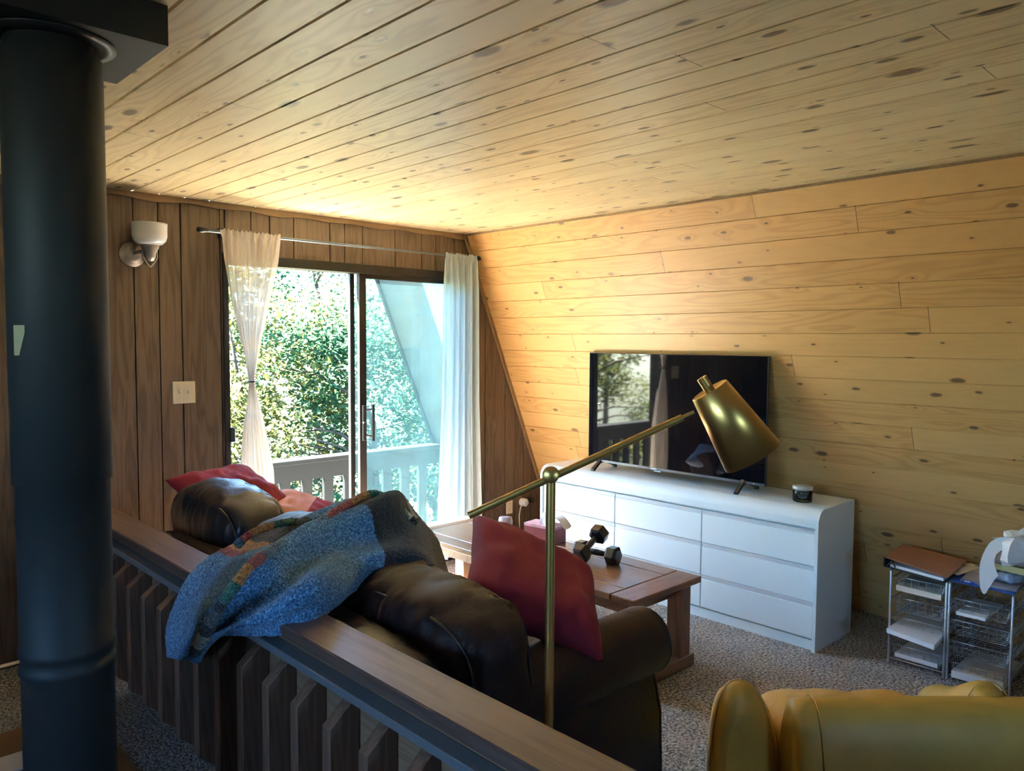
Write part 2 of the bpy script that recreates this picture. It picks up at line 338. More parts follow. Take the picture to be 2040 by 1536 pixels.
    def lathe(s, prof, c=(0, 0, 0), n=24, axis=None):
        vs = []; F = []; K = len(prof)
        for r, z in prof:
            for j in range(n): vs.append((r*math.cos(2*math.pi*j/n), r*math.sin(2*math.pi*j/n), z))
        for i in range(K-1):
            for j in range(n): F.append((i*n+j, i*n+(j+1) % n, (i+1)*n+(j+1) % n, (i+1)*n+j))
        if axis is not None:
            q = Vector(axis).normalized().to_track_quat('Z', 'Y'); vs = [q @ Vector(v) for v in vs]
        vs = [Vector(v)+Vector(c) for v in vs]; s.add(vs, F, True)
    def grid(s, P, closed_u=False, closed_v=False, smooth=True):
        U = len(P); V = len(P[0]); vs = [p for r_ in P for p in r_]; F = []
        for i in range(U if closed_u else U-1):
            for j in range(V if closed_v else V-1):
                a = i*V+j; b = i*V+(j+1) % V; c = ((i+1) % U)*V+(j+1) % V; d = ((i+1) % U)*V+j; F.append((a, b, c, d))
        s.add(vs, F, smooth)
    def build(s, name, mats, parent=None, loc=None):
        me = bpy.data.meshes.new(name); me.from_pydata(s.v, [], s.f)
        for m_ in (mats if isinstance(mats, (list, tuple)) else [mats]): me.materials.append(m_)
        me.polygons.foreach_set('material_index', s.mi); me.polygons.foreach_set('use_smooth', s.sm)
        import bmesh
        bm = bmesh.new(); bm.from_mesh(me); bmesh.ops.recalc_face_normals(bm, faces=bm.faces); bm.to_mesh(me); bm.free()
        o = bpy.data.objects.new(name, me); COL.objects.link(o)
        if parent: o.parent = parent
        if loc: o.location = loc
        return o
def tag(o, label=None, cat=None, group=None, kind=None):
    if label: o['label'] = label
    if cat: o['category'] = cat
    if group: o['group'] = group
    if kind: o['kind'] = kind
    return o
def thing(name, loc, label, cat, group=None, rz=0):
    o = bpy.data.objects.new(name, None); COL.objects.link(o); o.location = loc; o.rotation_euler = (0, 0, rz); o.empty_display_size = .1
    return tag(o, label, cat, group)
def struct(o): o['kind'] = 'structure'; return o
def subsurf(o, n=2):
    md = o.modifiers.new('s', 'SUBSURF'); md.levels = n; md.render_levels = n; return o
def bevel(o, w_, n=2):
    md = o.modifiers.new('b', 'BEVEL'); md.width = w_; md.segments = n; md.limit_method = 'ANGLE'; md.angle_limit = R(40); return o
def local(o, empty_loc):  # child meshes written in world coordinates: shift them into their thing's frame
    for v in o.data.vertices: v.co -= Vector(empty_loc)
def text_mesh(body, size, mname, material, parent=None, mw=None, ext=.001):
    cu = bpy.data.curves.new(mname, 'FONT'); cu.body = body; cu.size = size; cu.extrude = ext; cu.align_x = 'CENTER'
    t_ = bpy.data.objects.new(mname+'_tmp', cu); me = bpy.data.meshes.new_from_object(t_); bpy.data.objects.remove(t_)
    me.name = mname; me.materials.clear(); me.materials.append(material)
    o = bpy.data.objects.new(mname, me); COL.objects.link(o)
    if parent: o.parent = parent
    if mw: o.matrix_local = mw
    return o

# ---------------------------------------------------------------- room
HC, XC, K = 2.425, 3.7486, .4191
def wx(z): return XC+K*(HC-z)
# floor
b = MB(); b.box((-2.6, -7.1, -.12), (wx(0)+.02, 0.0, 0)); struct(b.build('floor', M_carpet))
# ceiling: tongue and groove boards along Y. Object X runs along world Y.
def boards(name, length, v0, v1, bw, voff, material, g=.003, gd=.006):
    """mesh in local coords: x 0..length, y across, z=0 visible face looking to -z"""
    b = MB(); k0 = math.floor((v0-voff)/bw); k1 = math.ceil((v1-voff)/bw); prof = []
    for k in range(k0, k1):
        a0 = voff+k*bw; a1 = a0+bw
        prof += [(a0, gd), (a0+g, 0), (a1-g, 0)]
    prof.append((voff+k1*bw, gd)); prof = [(min(max(a, v0), v1), z) for a, z in prof]
    vs = []; F = []
    for a, z in prof: vs += [(0, a, z), (length, a, z)]
    for i in range(len(prof)-1): F.append((2*i, 2*i+1, 2*i+3, 2*i+2))
    n = len(vs); vs += [(0, v0, .05), (length, v0, .05), (0, v1, .05), (length, v1, .05)]; F.append((n, n+1, n+3, n+2))
    b.add(vs, F); return b.build(name, material)
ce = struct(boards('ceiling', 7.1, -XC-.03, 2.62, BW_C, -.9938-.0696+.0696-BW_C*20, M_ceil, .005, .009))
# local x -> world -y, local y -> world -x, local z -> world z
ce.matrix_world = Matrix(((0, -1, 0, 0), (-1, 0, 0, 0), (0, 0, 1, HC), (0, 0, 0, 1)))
# slanted wall: local x -> world -y, local y -> down the slope, local z -> outward normal
sd = Vector((K, 0, -1)).normalized(); on = Vector((1, 0, K)).normalized(); SLEN = HC*math.hypot(1, K)
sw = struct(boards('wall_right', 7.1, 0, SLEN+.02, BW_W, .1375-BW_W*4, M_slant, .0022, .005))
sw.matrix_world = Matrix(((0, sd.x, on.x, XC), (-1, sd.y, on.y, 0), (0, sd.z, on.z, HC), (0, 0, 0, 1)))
# back wall panels
gx = [-2.6, -2.2, -2.0, -1.75, -1.5, -1.3, -1.1, -.85, -.6, -.45, -.2, 0, .2, .4, .62, .85, 1.05, 1.20, 1.417, 1.546, 1.668, 1.891, 1.92, 2.08, 2.197, 2.357, 2.61, 2.72, 2.854, 3.116, 3.343, 3.469, 3.64, 3.72, 3.86, 3.951, 4.161, 4.273, 4.371, 4.455, 4.6, 4.75]
DX0, DX1, DZ = 1.90, 3.745, 2.14
def ztop(x): return HC if x <= XC else HC-(x-XC)/K
b = MB()
for a, c in zip(gx, gx[1:]):
    a2, c2 = a+.0032, c-.0032; segs = []
    if c2 <= DX0 or a2 >= DX1: segs = [(a2, c2, 0)]
    else:
        if a2 < DX0: segs.append((a2, DX0, 0))
        if c2 > DX1: segs.append((DX1, c2, 0))
        segs.append((max(a2, DX0), min(c2, DX1), DZ))
    for x0, x1, z0 in segs:
        za, zb = ztop(x0), ztop(x1)
        poly = [(x0, z0), (x1, z0), (x1, max(zb, z0+.001))] + ([(XC, HC)] if x0 < XC < x1 else []) + [(x0, za)]
        b.prism(poly, 1, 0, .02)
b.cur = 1
b.prism([(-2.6, 0), (DX0, 0), (DX0, HC), (-2.6, HC)], 1, .02, .12)
b.prism([(DX0, DZ), (DX1, DZ), (DX1, HC), (DX0, HC)], 1, .02, .12)
b.prism([(DX1, 0), (wx(0), 0), (XC, HC), (DX1, HC)], 1, .02, .12)
struct(b.build('wall_back', [M_panel, M_gap]))
# wavy trim along the ceiling
b = MB(); P0 = []; xs = [-2.6+i*.02 for i in range(int((XC+2.6)/.02)+1)]+[XC]
wav = lambda x: .034+.006*math.sin(x*2*math.pi/.36)+.003*math.sin(x*9.1)
for x in xs: P0.append([(x, -.001, HC-.001), (x, -.014, HC-.001), (x, -.014, HC-wav(x)), (x, -.001, HC-wav(x))])
b.grid(P0, closed_v=True, smooth=False); struct(b.build('trim_1', M_trim))
# slanted trim board against the sloping wall
b = MB(); q0 = Vector((XC, 0, HC)); q1 = Vector((wx(0), 0, 0)); inn = -on
b.add([q0+inn*.001+Vector((0, -.018, 0)), q1+inn*.001+Vector((0, -.018, 0)), q1+inn*.026+Vector((0, -.018, 0)), q0+inn*.026+Vector((0, -.018, 0)),
       q0+inn*.001+Vector((0, -.001, 0)), q1+inn*.001+Vector((0, -.001, 0)), q1+inn*.026+Vector((0, -.001, 0)), q0+inn*.026+Vector((0, -.001, 0))],
      [(0, 1, 2, 3), (7, 6, 5, 4), (0, 4, 5, 1), (1, 5, 6, 2), (2, 6, 7, 3), (3, 7, 4, 0)])
struct(b.build('trim_2', M_trimd))
b = MB(); b.box((XC-.012, -7.0, HC-.012), (XC+.004, -.02, HC-.001)); struct(b.build('trim_3', M_trim))
# left and rear walls with openings for the added fill windows
def wall_with_hole(name, x0, x1, zt, hx0, hx1, hz0, hz1, ax, h0, h1, m_):
    b = MB()
    for (a, c, e, f) in ((x0, hx0, 0, zt), (hx1, x1, 0, zt), (hx0, hx1, 0, hz0), (hx0, hx1, hz1, zt)):
        b.prism([(a, e), (c, e), (c, f), (a, f)], ax, h0, h1)
    struct(b.build(name, m_))
wall_with_hole('wall_left', -7.1, 0, HC, -4.7, -2.7, 1.55, 2.25, 0, -2.7, -2.6, M_plain)
wall_with_hole('wall_rear', -2.6, wx(0)-.02, HC, .7, 1.5, 1.3, 2.1, 1, -7.2, -7.1, M_plain)
def pane(name, ax, h, a0, a1, z0, z1, muls=1):
    b = MB(); t_ = .03
    def bx(a, c, e, f): b.prism([(a, e), (c, e), (c, f), (a, f)], ax, h-.03, h+.03)
    bx(a0, a1, z0, z0+t_); bx(a0, a1, z1-t_, z1); bx(a0, a0+t_, z0, z1); bx(a1-t_, a1, z0, z1)
    for k in range(1, muls+1): mx = a0+(a1-a0)*k/(muls+1); bx(mx-t_/2, mx+t_/2, z0, z1)
    o = struct(b.build(name, M_door)); b = MB(); b.prism([(a0+t_, z0+t_), (a1-t_, z0+t_), (a1-t_, z1-t_), (a0+t_, z1-t_)], ax, h-.003, h+.003)
    b.build('glass', M_glassc, o)  # glass of the added fill windows
pane('fill_window_1', 0, -2.65, -4.7, -2.7, 1.55, 2.25); pane('fill_window_2', 1, -7.15, .7, 1.5, 1.3, 2.1, 1)  # both out of view, added and sized for fill light

# sliding door
b = MB()
b.box((DX0, -.012, 0), (DX0+.035, .11, DZ)); b.box((DX1-.035, -.012, 0), (DX1, .11, DZ)); b.box((DX0, -.012, DZ-.06), (DX1, .11, DZ)); b.box((DX0, -.012, 0), (DX1, .11, .03))
b.box((2.80, .07, .03), (2.835, .10, DZ-.06))
door = struct(b.build('door_1', M_door)); bevel(door, .003)
b = MB(); y0, y1 = .012, .045
b.box((2.835, y0, .03), (2.89, y1, 2.09)); b.box((3.655, y0, .03), (3.71, y1, 2.09)); b.box((2.89, y0, 2.05), (3.655, y1, 2.09)); b.box((2.89, y0, .03), (3.655, y1, .10))
sash = b.build('sliding_sash', M_door, door); bevel(sash, .003)
b = MB(); b.box((2.889, .026, .099), (3.656, .030, 2.051)); b.build('glass', M_glass, door)
b = MB(); b.box((2.83, .083, .03), (3.71, .087, 2.08)); b.build('glass', M_glass, door)
b = MB(); b.box((2.905, -.035, .955), (2.925, -.022, 1.205), .003)
b.tube([(2.865, .01, 1.17), (2.885, -.012, 1.165), (2.912, -.025, 1.175)], .007); b.tube([(2.865, .01, .99), (2.885, -.012, .995), (2.912, -.025, .985)], .007)
b.box((2.85, -.004, .96), (2.88, .012, 1.20), .003); b.tube([(2.865, -.005, 1.08), (2.84, -.02, 1.085)], .006)
b.build('door_handle', M_blackmetal, door)
b = MB(); b.box((1.925, -.03, 1.03), (1.955, -.012, 1.12), .004); b.build('door_latch', M_blackmetal, door)

# ---------------------------------------------------------------- outside
b = MB()
for k in range(10):
    y = .13+k*.125; b.box((-1.2, y, -.27), (wx(-.25)+.1, y+.119, -.24))
struct(b.build('deck', M_deck))
dr = thing('deck_railing', (2.5, 1.28, -.24), 'grey painted wooden deck railing with square balusters outside the sliding door', 'railing'); dl = dr.location.copy()
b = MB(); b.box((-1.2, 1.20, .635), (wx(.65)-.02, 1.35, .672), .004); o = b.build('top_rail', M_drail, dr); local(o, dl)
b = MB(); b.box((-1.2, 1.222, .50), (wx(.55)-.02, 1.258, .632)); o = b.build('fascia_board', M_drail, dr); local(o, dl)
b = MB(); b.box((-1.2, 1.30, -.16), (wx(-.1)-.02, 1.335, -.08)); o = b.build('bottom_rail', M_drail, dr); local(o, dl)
x = 2.50-.196*18
b0 = MB(); b0.box((0, 1.262, -.16), (.088, 1.298, .60)); bal = None
while x < 4.45:
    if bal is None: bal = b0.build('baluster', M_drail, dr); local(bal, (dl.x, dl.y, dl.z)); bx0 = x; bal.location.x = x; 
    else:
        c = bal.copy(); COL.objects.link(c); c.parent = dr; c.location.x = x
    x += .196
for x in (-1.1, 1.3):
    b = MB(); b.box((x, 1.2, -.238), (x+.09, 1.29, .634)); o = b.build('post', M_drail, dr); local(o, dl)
# overhanging roof slope outside
def slab(name, ya, yb, m_, off=0.0, th=.12, z0=-.9, z1=4.2):
    b = MB(); o_ = on*off; p = [Vector((wx(z0), ya, z0)), Vector((wx(z1), ya, z1)), Vector((wx(z1), yb, z1)), Vector((wx(z0), yb, z0))]
    b.add([v+o_ for v in p]+[v+o_+on*th for v in p], [(0, 1, 2, 3), (4, 7, 6, 5), (0, 4, 5, 1), (1, 5, 6, 2), (2, 6, 7, 3), (3, 7, 4, 0)])
    return struct(b.build(name, m_))
slab('roof_overhang', .70, 1.30, M_soffit); slab('trim_4', 1.301, 1.335, M_drail, -.02, .14); slab('roof_soffit', .121, .699, M_soffit_glare, -.004)  # inner strip of the soffit wears the painted glare
b = MB(); n = 14; P = []
for i in range(n+1):
    P.append([(-16+i*36/n, 1.45+j*26/n, -3.2-.12*j+.25*noise.noise(Vector((i*.7, j*.7, 0)))) for j in range(n+1)])
b.grid(P); tag(b.build('forest_ground', M_dirt), kind='structure')
def tree(i, x, y, base, h, cr, nleaf, lm, label, shrub=False):
    rnd = random.Random(100+i); t = thing('broadleaf_tree', (x, y, base), label, 'tree', 'trees beyond the deck')
    b = MB(); bend = [(0, 0, 0)]
    for k in range(1, 6): bend.append((rnd.uniform(-.12, .12)*k, rnd.uniform(-.1, .1)*k, h*k/5*.9))
    b.tube(bend, [.10, .09, .07, .055, .04, .015], 8)
    for k in range(14):
        f = rnd.uniform(.25, .9); an = rnd.uniform(0, 6.28); j = int(f*5); p = Vector(bend[j]).lerp(Vector(bend[min(j+1, 5)]), f*5-j)
        e = p+Vector((math.cos(an)*cr*.8, math.sin(an)*cr*.8, rnd.uniform(.1, .7))); b.tube([p, p.lerp(e, .5)+Vector((0, 0, .12)), e], [.03, .02, .006], 5)
    b.build('trunk', M_bark, t)
    b = MB(); cl = []
    for k in range(46):
        f = rnd.uniform(.06, 1.); an = rnd.uniform(0, 6.28); rr = cr*math.sqrt(rnd.random())*(1-.5*abs(f-.45)); cl.append((math.cos(an)*rr, math.sin(an)*rr, h*f, rnd.uniform(.35, .75)))
    for k in range(nleaf):
        c = cl[rnd.randrange(len(cl))]; d = Vector((rnd.gauss(0, 1), rnd.gauss(0, 1), rnd.gauss(0, 1))).normalized()*c[3]*rnd.uniform(.55, 1.05)
        p = Vector(c[:3])+Vector((d.x*1.2, d.y*1.2, d.z*.7)); s_ = rnd.uniform(.028, .060)
        a = Vector((rnd.gauss(0, 1), rnd.gauss(0, 1), rnd.gauss(0, .6))).normalized()*s_; q = a.cross(Vector((rnd.gauss(0, .5), rnd.gauss(0, .5), 1))).normalized()*s_*.6
        b.add([p-a, p+q, p+a, p-q], [(0, 1, 2, 3)])
    b.build('crown', lm, t)
T = [(3.3, 5.0, 3.4, 1.5, 0, 'bright yellow green tree seen low through the open left half of the door'), (4.9, 6.0, 4.6, 1.7, 0, 'sunlit leafy tree just left of the door mullion'),
     (5.9, 4.6, 4.2, 1.4, 2, 'cool green tree seen through the dusty right door pane'), (2.2, 5.6, 4.8, 1.5, 1, 'green tree glimpsed beside the tied curtain at the left jamb'),
     (4.3, 8.5, 7.2, 2.2, 1, 'tall darker tree rising behind the middle of the open half'), (6.9, 7.6, 6.6, 2.1, 2, 'tall cool green tree behind the right pane'),
     (8.4, 5.9, 5.2, 2.0, 1, 'tree next to the edge of the roof overhang'), (3.0, 10.5, 8.2, 2.6, 0, 'pale tall tree farthest back behind the left curtain'),
     (6.4, 11.5, 9.0, 3.0, 0, 'tallest pale tree farthest back in the middle of the door'), (10.0, 9.5, 8.0, 2.6, 2, 'far right tree reaching behind the overhang'),
     (.8, 8.0, 6.5, 2.2, 1, 'tree left of the doorway hidden mostly by the wall'),
     (-1.2, 4.4, 4.6, 1.8, 0, 'yellow green tree mirrored in the television, nearest the deck'), (-4.0, 6.2, 6.4, 2.3, 1, 'leafy tree left of the deck mirrored at the television edge'), (-7.5, 8.5, 7.5, 2.8, 0, 'large pale tree far left of the cabin'),
     (-1.8, 7.8, 7.0, 2.4, 0, 'pale tree behind the one nearest the deck on the left'), (-5.2, 10.5, 9.0, 3.2, 1, 'tall tree filling the gap far to the left')]
for i, (x, y, h, cr, k, lab) in enumerate(T): tree(i, x, y, -3.4, h+1.2, cr, 15000, LEAF[k], lab)

# ---------------------------------------------------------------- railing in front
rl = thing('wooden_railing', (1.0, -2.2, 0), 'brown stained wooden guard railing with flat cap behind the sofa', 'railing'); O = rl.location.copy()
ZC = .84; XO, XI = 1.003, 1.142
b = MB(); b.box((XO, -5.2, ZC-.036), (XI, -.003, ZC), .004); o = b.build('cap', M_cap, rl); local(o, O)
b = MB(); b.box((.985, -5.2, ZC-.085), (1.035, -.003, ZC-.062), .003); o = b.build('ledge_strip', M_ledge, rl); local(o, O)
b = MB(); b.box((1.035, -5.2, ZC-.26), (1.075, -.003, ZC-.037), .003); b.box((1.035, -5.2, .22), (1.075, -.003, .36)); o = b.build('fascia_board', M_fascia, rl); local(o, O)
proto = None
for i in range(-6, 18):
    y = -1.152-.1635*i
    if proto is None:
        b = MB(); ang = [(.948, .285), (1.034, .215), (1.034, .752), (1.024, .752), (.948, .688)]
        b.prism(ang, 1, -.019, .019); proto = b.build('spindle', M_rail, rl); bevel(proto, .002, 1); local(proto, (O.x, 0, O.z)); c = proto
    else: c = proto.copy(); COL.objects.link(c); c.parent = rl
    c.location = (0, y-O.y, 0)
# more of the guard posts between the bottom board and the floor
for y in (-.1, -1.9, -3.7): b = MB(); b.box((1.08, y-.045, 0), (1.14, y+.045, ZC-.037)); o = b.build('post', M_rail, rl); local(o, O)

# ---------------------------------------------------------------- stovepipe
PX, PY = .493, -2.36
sp = thing('stovepipe', (PX, PY, 0), 'dark slate grey metal stovepipe rising floor to ceiling at the left', 'stovepipe')
b = MB(); b.lathe([(.100, 0), (.100, .84), (.104, .845), (.104, .86), (.100, .865), (.100, .885), (.104, .89), (.104, .905), (.1005, .91), (.1005, 1.30), (.106, 1.302), (.106, 2.29), (.098, 2.30), (.098, 2.329)], n=64); b.build('pipe', M_pipe, sp)
b = MB(); P = []
for i in range(9):
    a = R(200)+i*R(2.2); zb_ = 1.60 if i < 5 else 1.60+.008*(i-4)*1.6
    P.append([((.1068)*math.cos(a), (.1068)*math.sin(a), z) for z in (zb_, 1.668)])
b.grid(P); b.build('sticker', M_tan, sp)
cb_ = thing('ceiling_support_box', (.51, -2.33, HC-.002), 'black square metal ceiling support box around the top of the stovepipe', 'support box')
b = MB(); b.box((-.19, -.19, -.094), (.19, .19, -.001)); b.build('box', M_box, cb_)
b = MB(); b.lathe([(.135, -.096), (.135, -.10), (.10, -.106), (.100, -.0945)], n=48, c=(PX-.51, PY+2.33, 0)); b.build('collar', M_box, cb_)
b = MB(); b.box((.3, -1.45, 0), (.94, -.75, .012)); tag(b.build('hearth_board', M_stone), 'brown board flat on the carpet below the stovepipe', 'floor board')
b = MB(); b.box((.50, -1.12, .0125), (.66, -.98, .02)); tag(b.build('paper_sheet', M_cream), 'pale sheet of card at the bottom left corner on the brown board', 'paper')
b = MB(); b.cyl((.55, -.56, .22), (.80, -.30, .13), .008); b.cyl((.80, -.30, .13), (.84, -.2, .005), .008); tag(b.build('bent_rod', M_ivory), 'thin pale bent rod leaning low beside the wall, left of the stovepipe', 'rod')

# ---------------------------------------------------------------- sconce, switch, outlet
s = thing('wall_sconce', (1.41, 0, 2.09), 'pewter wall sconce with an upturned milk glass shade', 'wall light')
b = MB(); b.lathe([(0, .03), (.03, .029), (.045, .022), (.05, .014), (.066, .012), (.068, .004), (.066, 0)], n=32, axis=(0, -1, 0)); b.build('back_plate', M_pewter, s)
b = MB(); b.tube([(0, -.02, 0), (.02, -.05, .01), (.05, -.10, .01)], .011, 10); b.lathe([(0, -.055), (.018, -.05), (.028, -.03), (.030, -.01), (.045, .02), (.046, .034), (.0, .036)], c=(.053, -.115, .012), n=24)
b.tube([(.053+.034, -.115, .03), (.053+.038, -.115, -.02), (.053+.012, -.115, -.06), (.053, -.115, -.07), (.053-.012, -.115, -.06), (.053-.038, -.115, -.02), (.053-.034, -.115, .03)], .0045, 6); b.build('socket_arm', M_pewter, s)
b = MB(); b.lathe([(.040, .042), (.062, .048), (.080, .066), (.087, .09), (.088, .15), (.091, .158), (.088, .158), (.084, .148), (.083, .09), (.076, .07), (.06, .053), (.04, .047)], c=(.053, -.115, .0), n=40); b.build('glass_shade', M_milk, s)
s = thing('light_switch', (1.67, 0, 1.337), 'ivory double toggle switch plate left of the door', 'light switch')
b = MB(); b.box((-.063, -.006, -.062), (.063, -.0005, .062), .003); b.build('plate', M_ivory, s)
for x in (-.024, .024):
    b = MB(); b.box((x-.005, -.018, -.006), (x+.005, -.005, .012), .002); b.build('toggle', M_ivory, s)
    for z in (.031, -.031): b = MB(); b.cyl((x, -.0075, z), (x, -.0055, z), .0025, n=8); b.build('screw', M_steel, s)
s = thing('wall_outlet', (4.212, 0, .315), 'ivory duplex outlet low on the panelled wall beside the dresser', 'outlet')
b = MB(); b.box((-.035, -.006, -.058), (.035, -.0005, .058), .003); b.build('plate', M_ivory, s)
for z in (-.022, .022):
    b = MB(); b.box((-.012, -.008, z-.013), (.012, -.005, z+.013), .003); b.cur = 1; b.box((-.007, -.0085, z-.002), (-.005, -.0078, z+.008)); b.box((.005, -.0085, z-.002), (.007, -.0078, z+.008)); b.build('socket', [M_ivory, M_dark], s)
s = thing('wall_plug', (4.35, -.002, .335), 'round white plug adapter with a white cord on the back wall', 'plug')
b = MB(); b.lathe([(0, .052), (.028, .052), (.032, .046), (.032, 0)], n=28, axis=(0, -1, 0)); b.build('adapter', M_wplast, s)
b = MB(); b.tube([(-.028, -.045, 0), (-.06, -.05, -.03), (-.075, -.05, -.09), (-.07, -.05, -.2), (-.06, -.05, -.33)], .004, 8); b.build('cord', M_wplast, s)
b = MB(); b.lathe([(0, .04), (.02, .04), (.026, .034), (.028, .012), (.026, 0)], n=24, axis=(0, -1, 0), c=(4.452, -.001, .34)); tag(b.build('door_stop', M_blackmetal), 'small round black door stop on the wall beside the white plug', 'door stop')

# ---------------------------------------------------------------- curtain rod and curtains
RZ = 2.247
rd = thing('curtain_rod', (2.76, -.08, RZ), 'thin dark metal curtain rod above the sliding door', 'curtain rod')
b = MB(); b.cyl((-.98, 0, 0), (.1, 0, 0), .009); b.cyl((.1, 0, 0), (1.04, 0, 0), .0075); b.build('rod', M_chin, rd)
for x in (-1.0, 1.05):
    b = MB(); b.lathe([(0, -.03), (.012, -.03), (.017, -.018), (.017, .0), (.011, .012), (.011, .028), (0, .03)], n=16, axis=(1, 0, 0), c=(x, 0, 0)); b.build('finial', M_blackmetal, rd)
for x in (-.87, 1.02):
    b = MB(); b.box((x-.01, .058, -.03), (x+.01, .079, .03)); b.tube([(x, .07, -.012), (x, .0, -.012)], .005); b.build('bracket', M_blackmetal, rd)
def curtain(name, z0, z1, cen, half, m_, nf, label, seed, dep=.03, ties=None):
    P = []; nz, nx = 90, 130; rnd = random.Random(seed); ph = [rnd.uniform(0, 6.28) for _ in range(4)]
    for i in range(nz+1):
        z = z1+(z0-z1)*i/nz; c = cen(z); h = half(z); row = []; f = h/half(z1)
        for j in range(nx+1):
            u = j/nx*2-1; a = u*nf*math.pi
            amp = dep*(.45+.55*min(1, (z1-z)/.25))*min(1, .5+.5*f)
            y = amp*(math.sin(a+ph[0]+.25*math.sin(3*u+z*.6))*.7+.35*math.sin(2.3*a+ph[1]+z*.4))
            if z > z1-.045: y = amp*.5*math.sin(a*2.5)-.004
            y = y if f > .3 else y*.7
            x = c+h*(u+.035*math.sin(a*1.0+ph[2]))
            zz = z+(.006*math.sin(a*3) if i == 0 else 0)
            row.append((x, -.085-.012+y-(.0 if f > .3 else .01), zz))
        P.append(row)
    b = MB(); b.grid(P); t = thing(name, (cen(z1), -.09, z1), label, 'curtain'); o = b.build('fabric', m_, t); local(o, t.location)
    return t
def lerpf(pts):
    def f(z):
        for (z0, v0), (z1, v1) in zip(pts, pts[1:]):
            if z >= z1: k = (z0-z)/(z0-z1); k = min(max(k, 0), 1); return v0+(v1-v0)*k
        return pts[-1][1]
    return f
cl = curtain('tied_curtain', .10, 2.262, lerpf([(2.27, 2.04), (1.86, 2.02), (1.39, 2.02), (.86, 2.045), (.1, 2.06)]),
    lerpf([(2.27, .182), (2.1, .165), (1.85, .115), (1.6, .055), (1.45, .024), (1.39, .014), (1.33, .024), (1.15, .062), (.86, .105), (.1, .125)]), M_cur, 7, 'cream sheer curtain tied at mid height on the left of the door', 3)
b = MB(); b.tube([(2.02+.018*math.cos(a)*1.1, -.105+.034*math.sin(a), 1.39) for a in [i*math.pi/8 for i in range(16)]], .006, 8, closed=True); o = b.build('tieback', M_blackmetal, cl); local(o, cl.location)
curtain('hanging_curtain', .05, 2.262, lerpf([(2.27, 3.63), (.3, 3.62), (.05, 3.62)]), lerpf([(2.27, .15), (1.2, .165), (.3, .205), (.05, .21)]), M_cur2, 5, 'white sheer curtain hanging straight at the right of the door', 9)

# ---------------------------------------------------------------- dresser
DXF, DXB, DY0, DY1, DH = 3.938, 4.372, -2.655, -.625, .76
dz = thing('dresser', (4.15, -1.64, 0), 'long white laminate nine drawer dresser with rounded top front edge', 'dresser'); O = dz.location.copy()
b = MB(); rr = .075
def prof(x0, x1, zt, r, zb, n=8):
    return [(x0, zb)]+[(x0+r-r*math.cos(i*math.pi/2/n), zt-r+r*math.sin(i*math.pi/2/n)) for i in range(n+1)]+[(x1, zt), (x1, zb)]
def prismY(b, poly, y0, y1):
    n = len(poly); vs = [(x, y0, z) for x, z in poly]+[(x, y1, z) for x, z in poly]
    b.add(vs, [tuple(range(n)), tuple(range(n, 2*n))[::-1]]); b.add(vs, [(i, n+i, n+(i+1) % n, (i+1) % n) for i in range(n)], False)
for ya, yb in ((DY0, DY0+.018), (DY1-.018, DY1)): prismY(b, prof(DXF-.014, DXB, DH, rr, .0), ya, yb)
# curved top shell
sh = prof(DXF-.012, DXB, DH, rr-.002, DH-.097)
inner = [(x, z) for x, z in prof(DXF+.006, DXB, DH-.02, rr-.02, DH-.097)]
poly = sh[:-1]+[(DXB, DH-.02)]+inner[::-1][2:]
n_ = len(sh)
vs = []; F = []
out = sh[:-1]; inn_ = inner[:-1]; k = len(out)
for y in (DY0+.0185, DY1-.0185):
    vs += [(x, y, z) for x, z in out]+[(x, y, z) for x, z in inn_]
for i in range(k-1):
    F += [(i, i+1, 2*k+i+1, 2*k+i), (k+i, 3*k+i, 3*k+i+1, k+i+1)]
F += [(0, 2*k, 3*k, k), (k-1, 2*k-1, 4*k-1, 3*k-1)]
b.add(vs, F, False)
b.box((DXF+.02, DY0+.018, .05), (DXB-.005, DY1-.018, .66)); b.box((DXF+.012, DY0+.018, 0), (DXB-.03, DY1-.018, .055))
body = b.build('body', M_white, dz); local(body, O)
yc = [DY0+.022, -1.945, -1.292, DY1-.022]; zr = [.062, .258, .452, .648]
for r_ in range(3):
    for c_ in range(3):
        d = MB(); a, c2 = yc[c_]+.0025, yc[c_+1]-.0025; z0_, z1_ = zr[r_]+.004, zr[r_+1]-.022
        d.box((DXF-.002, a, z0_), (DXF+.016, c2, z1_), .0025); o = d.build('drawer', M_white, dz); local(o, O)
        d = MB(); d.box((DXF+.004, a, z1_+.001), (DXF+.019, c2, z1_+.022)); d.box((DXF-.002, a, z1_+.016), (DXF+.004, c2, z1_+.0235), .001); h = d.build('finger_pull', M_whiteg, o); local(h, O)

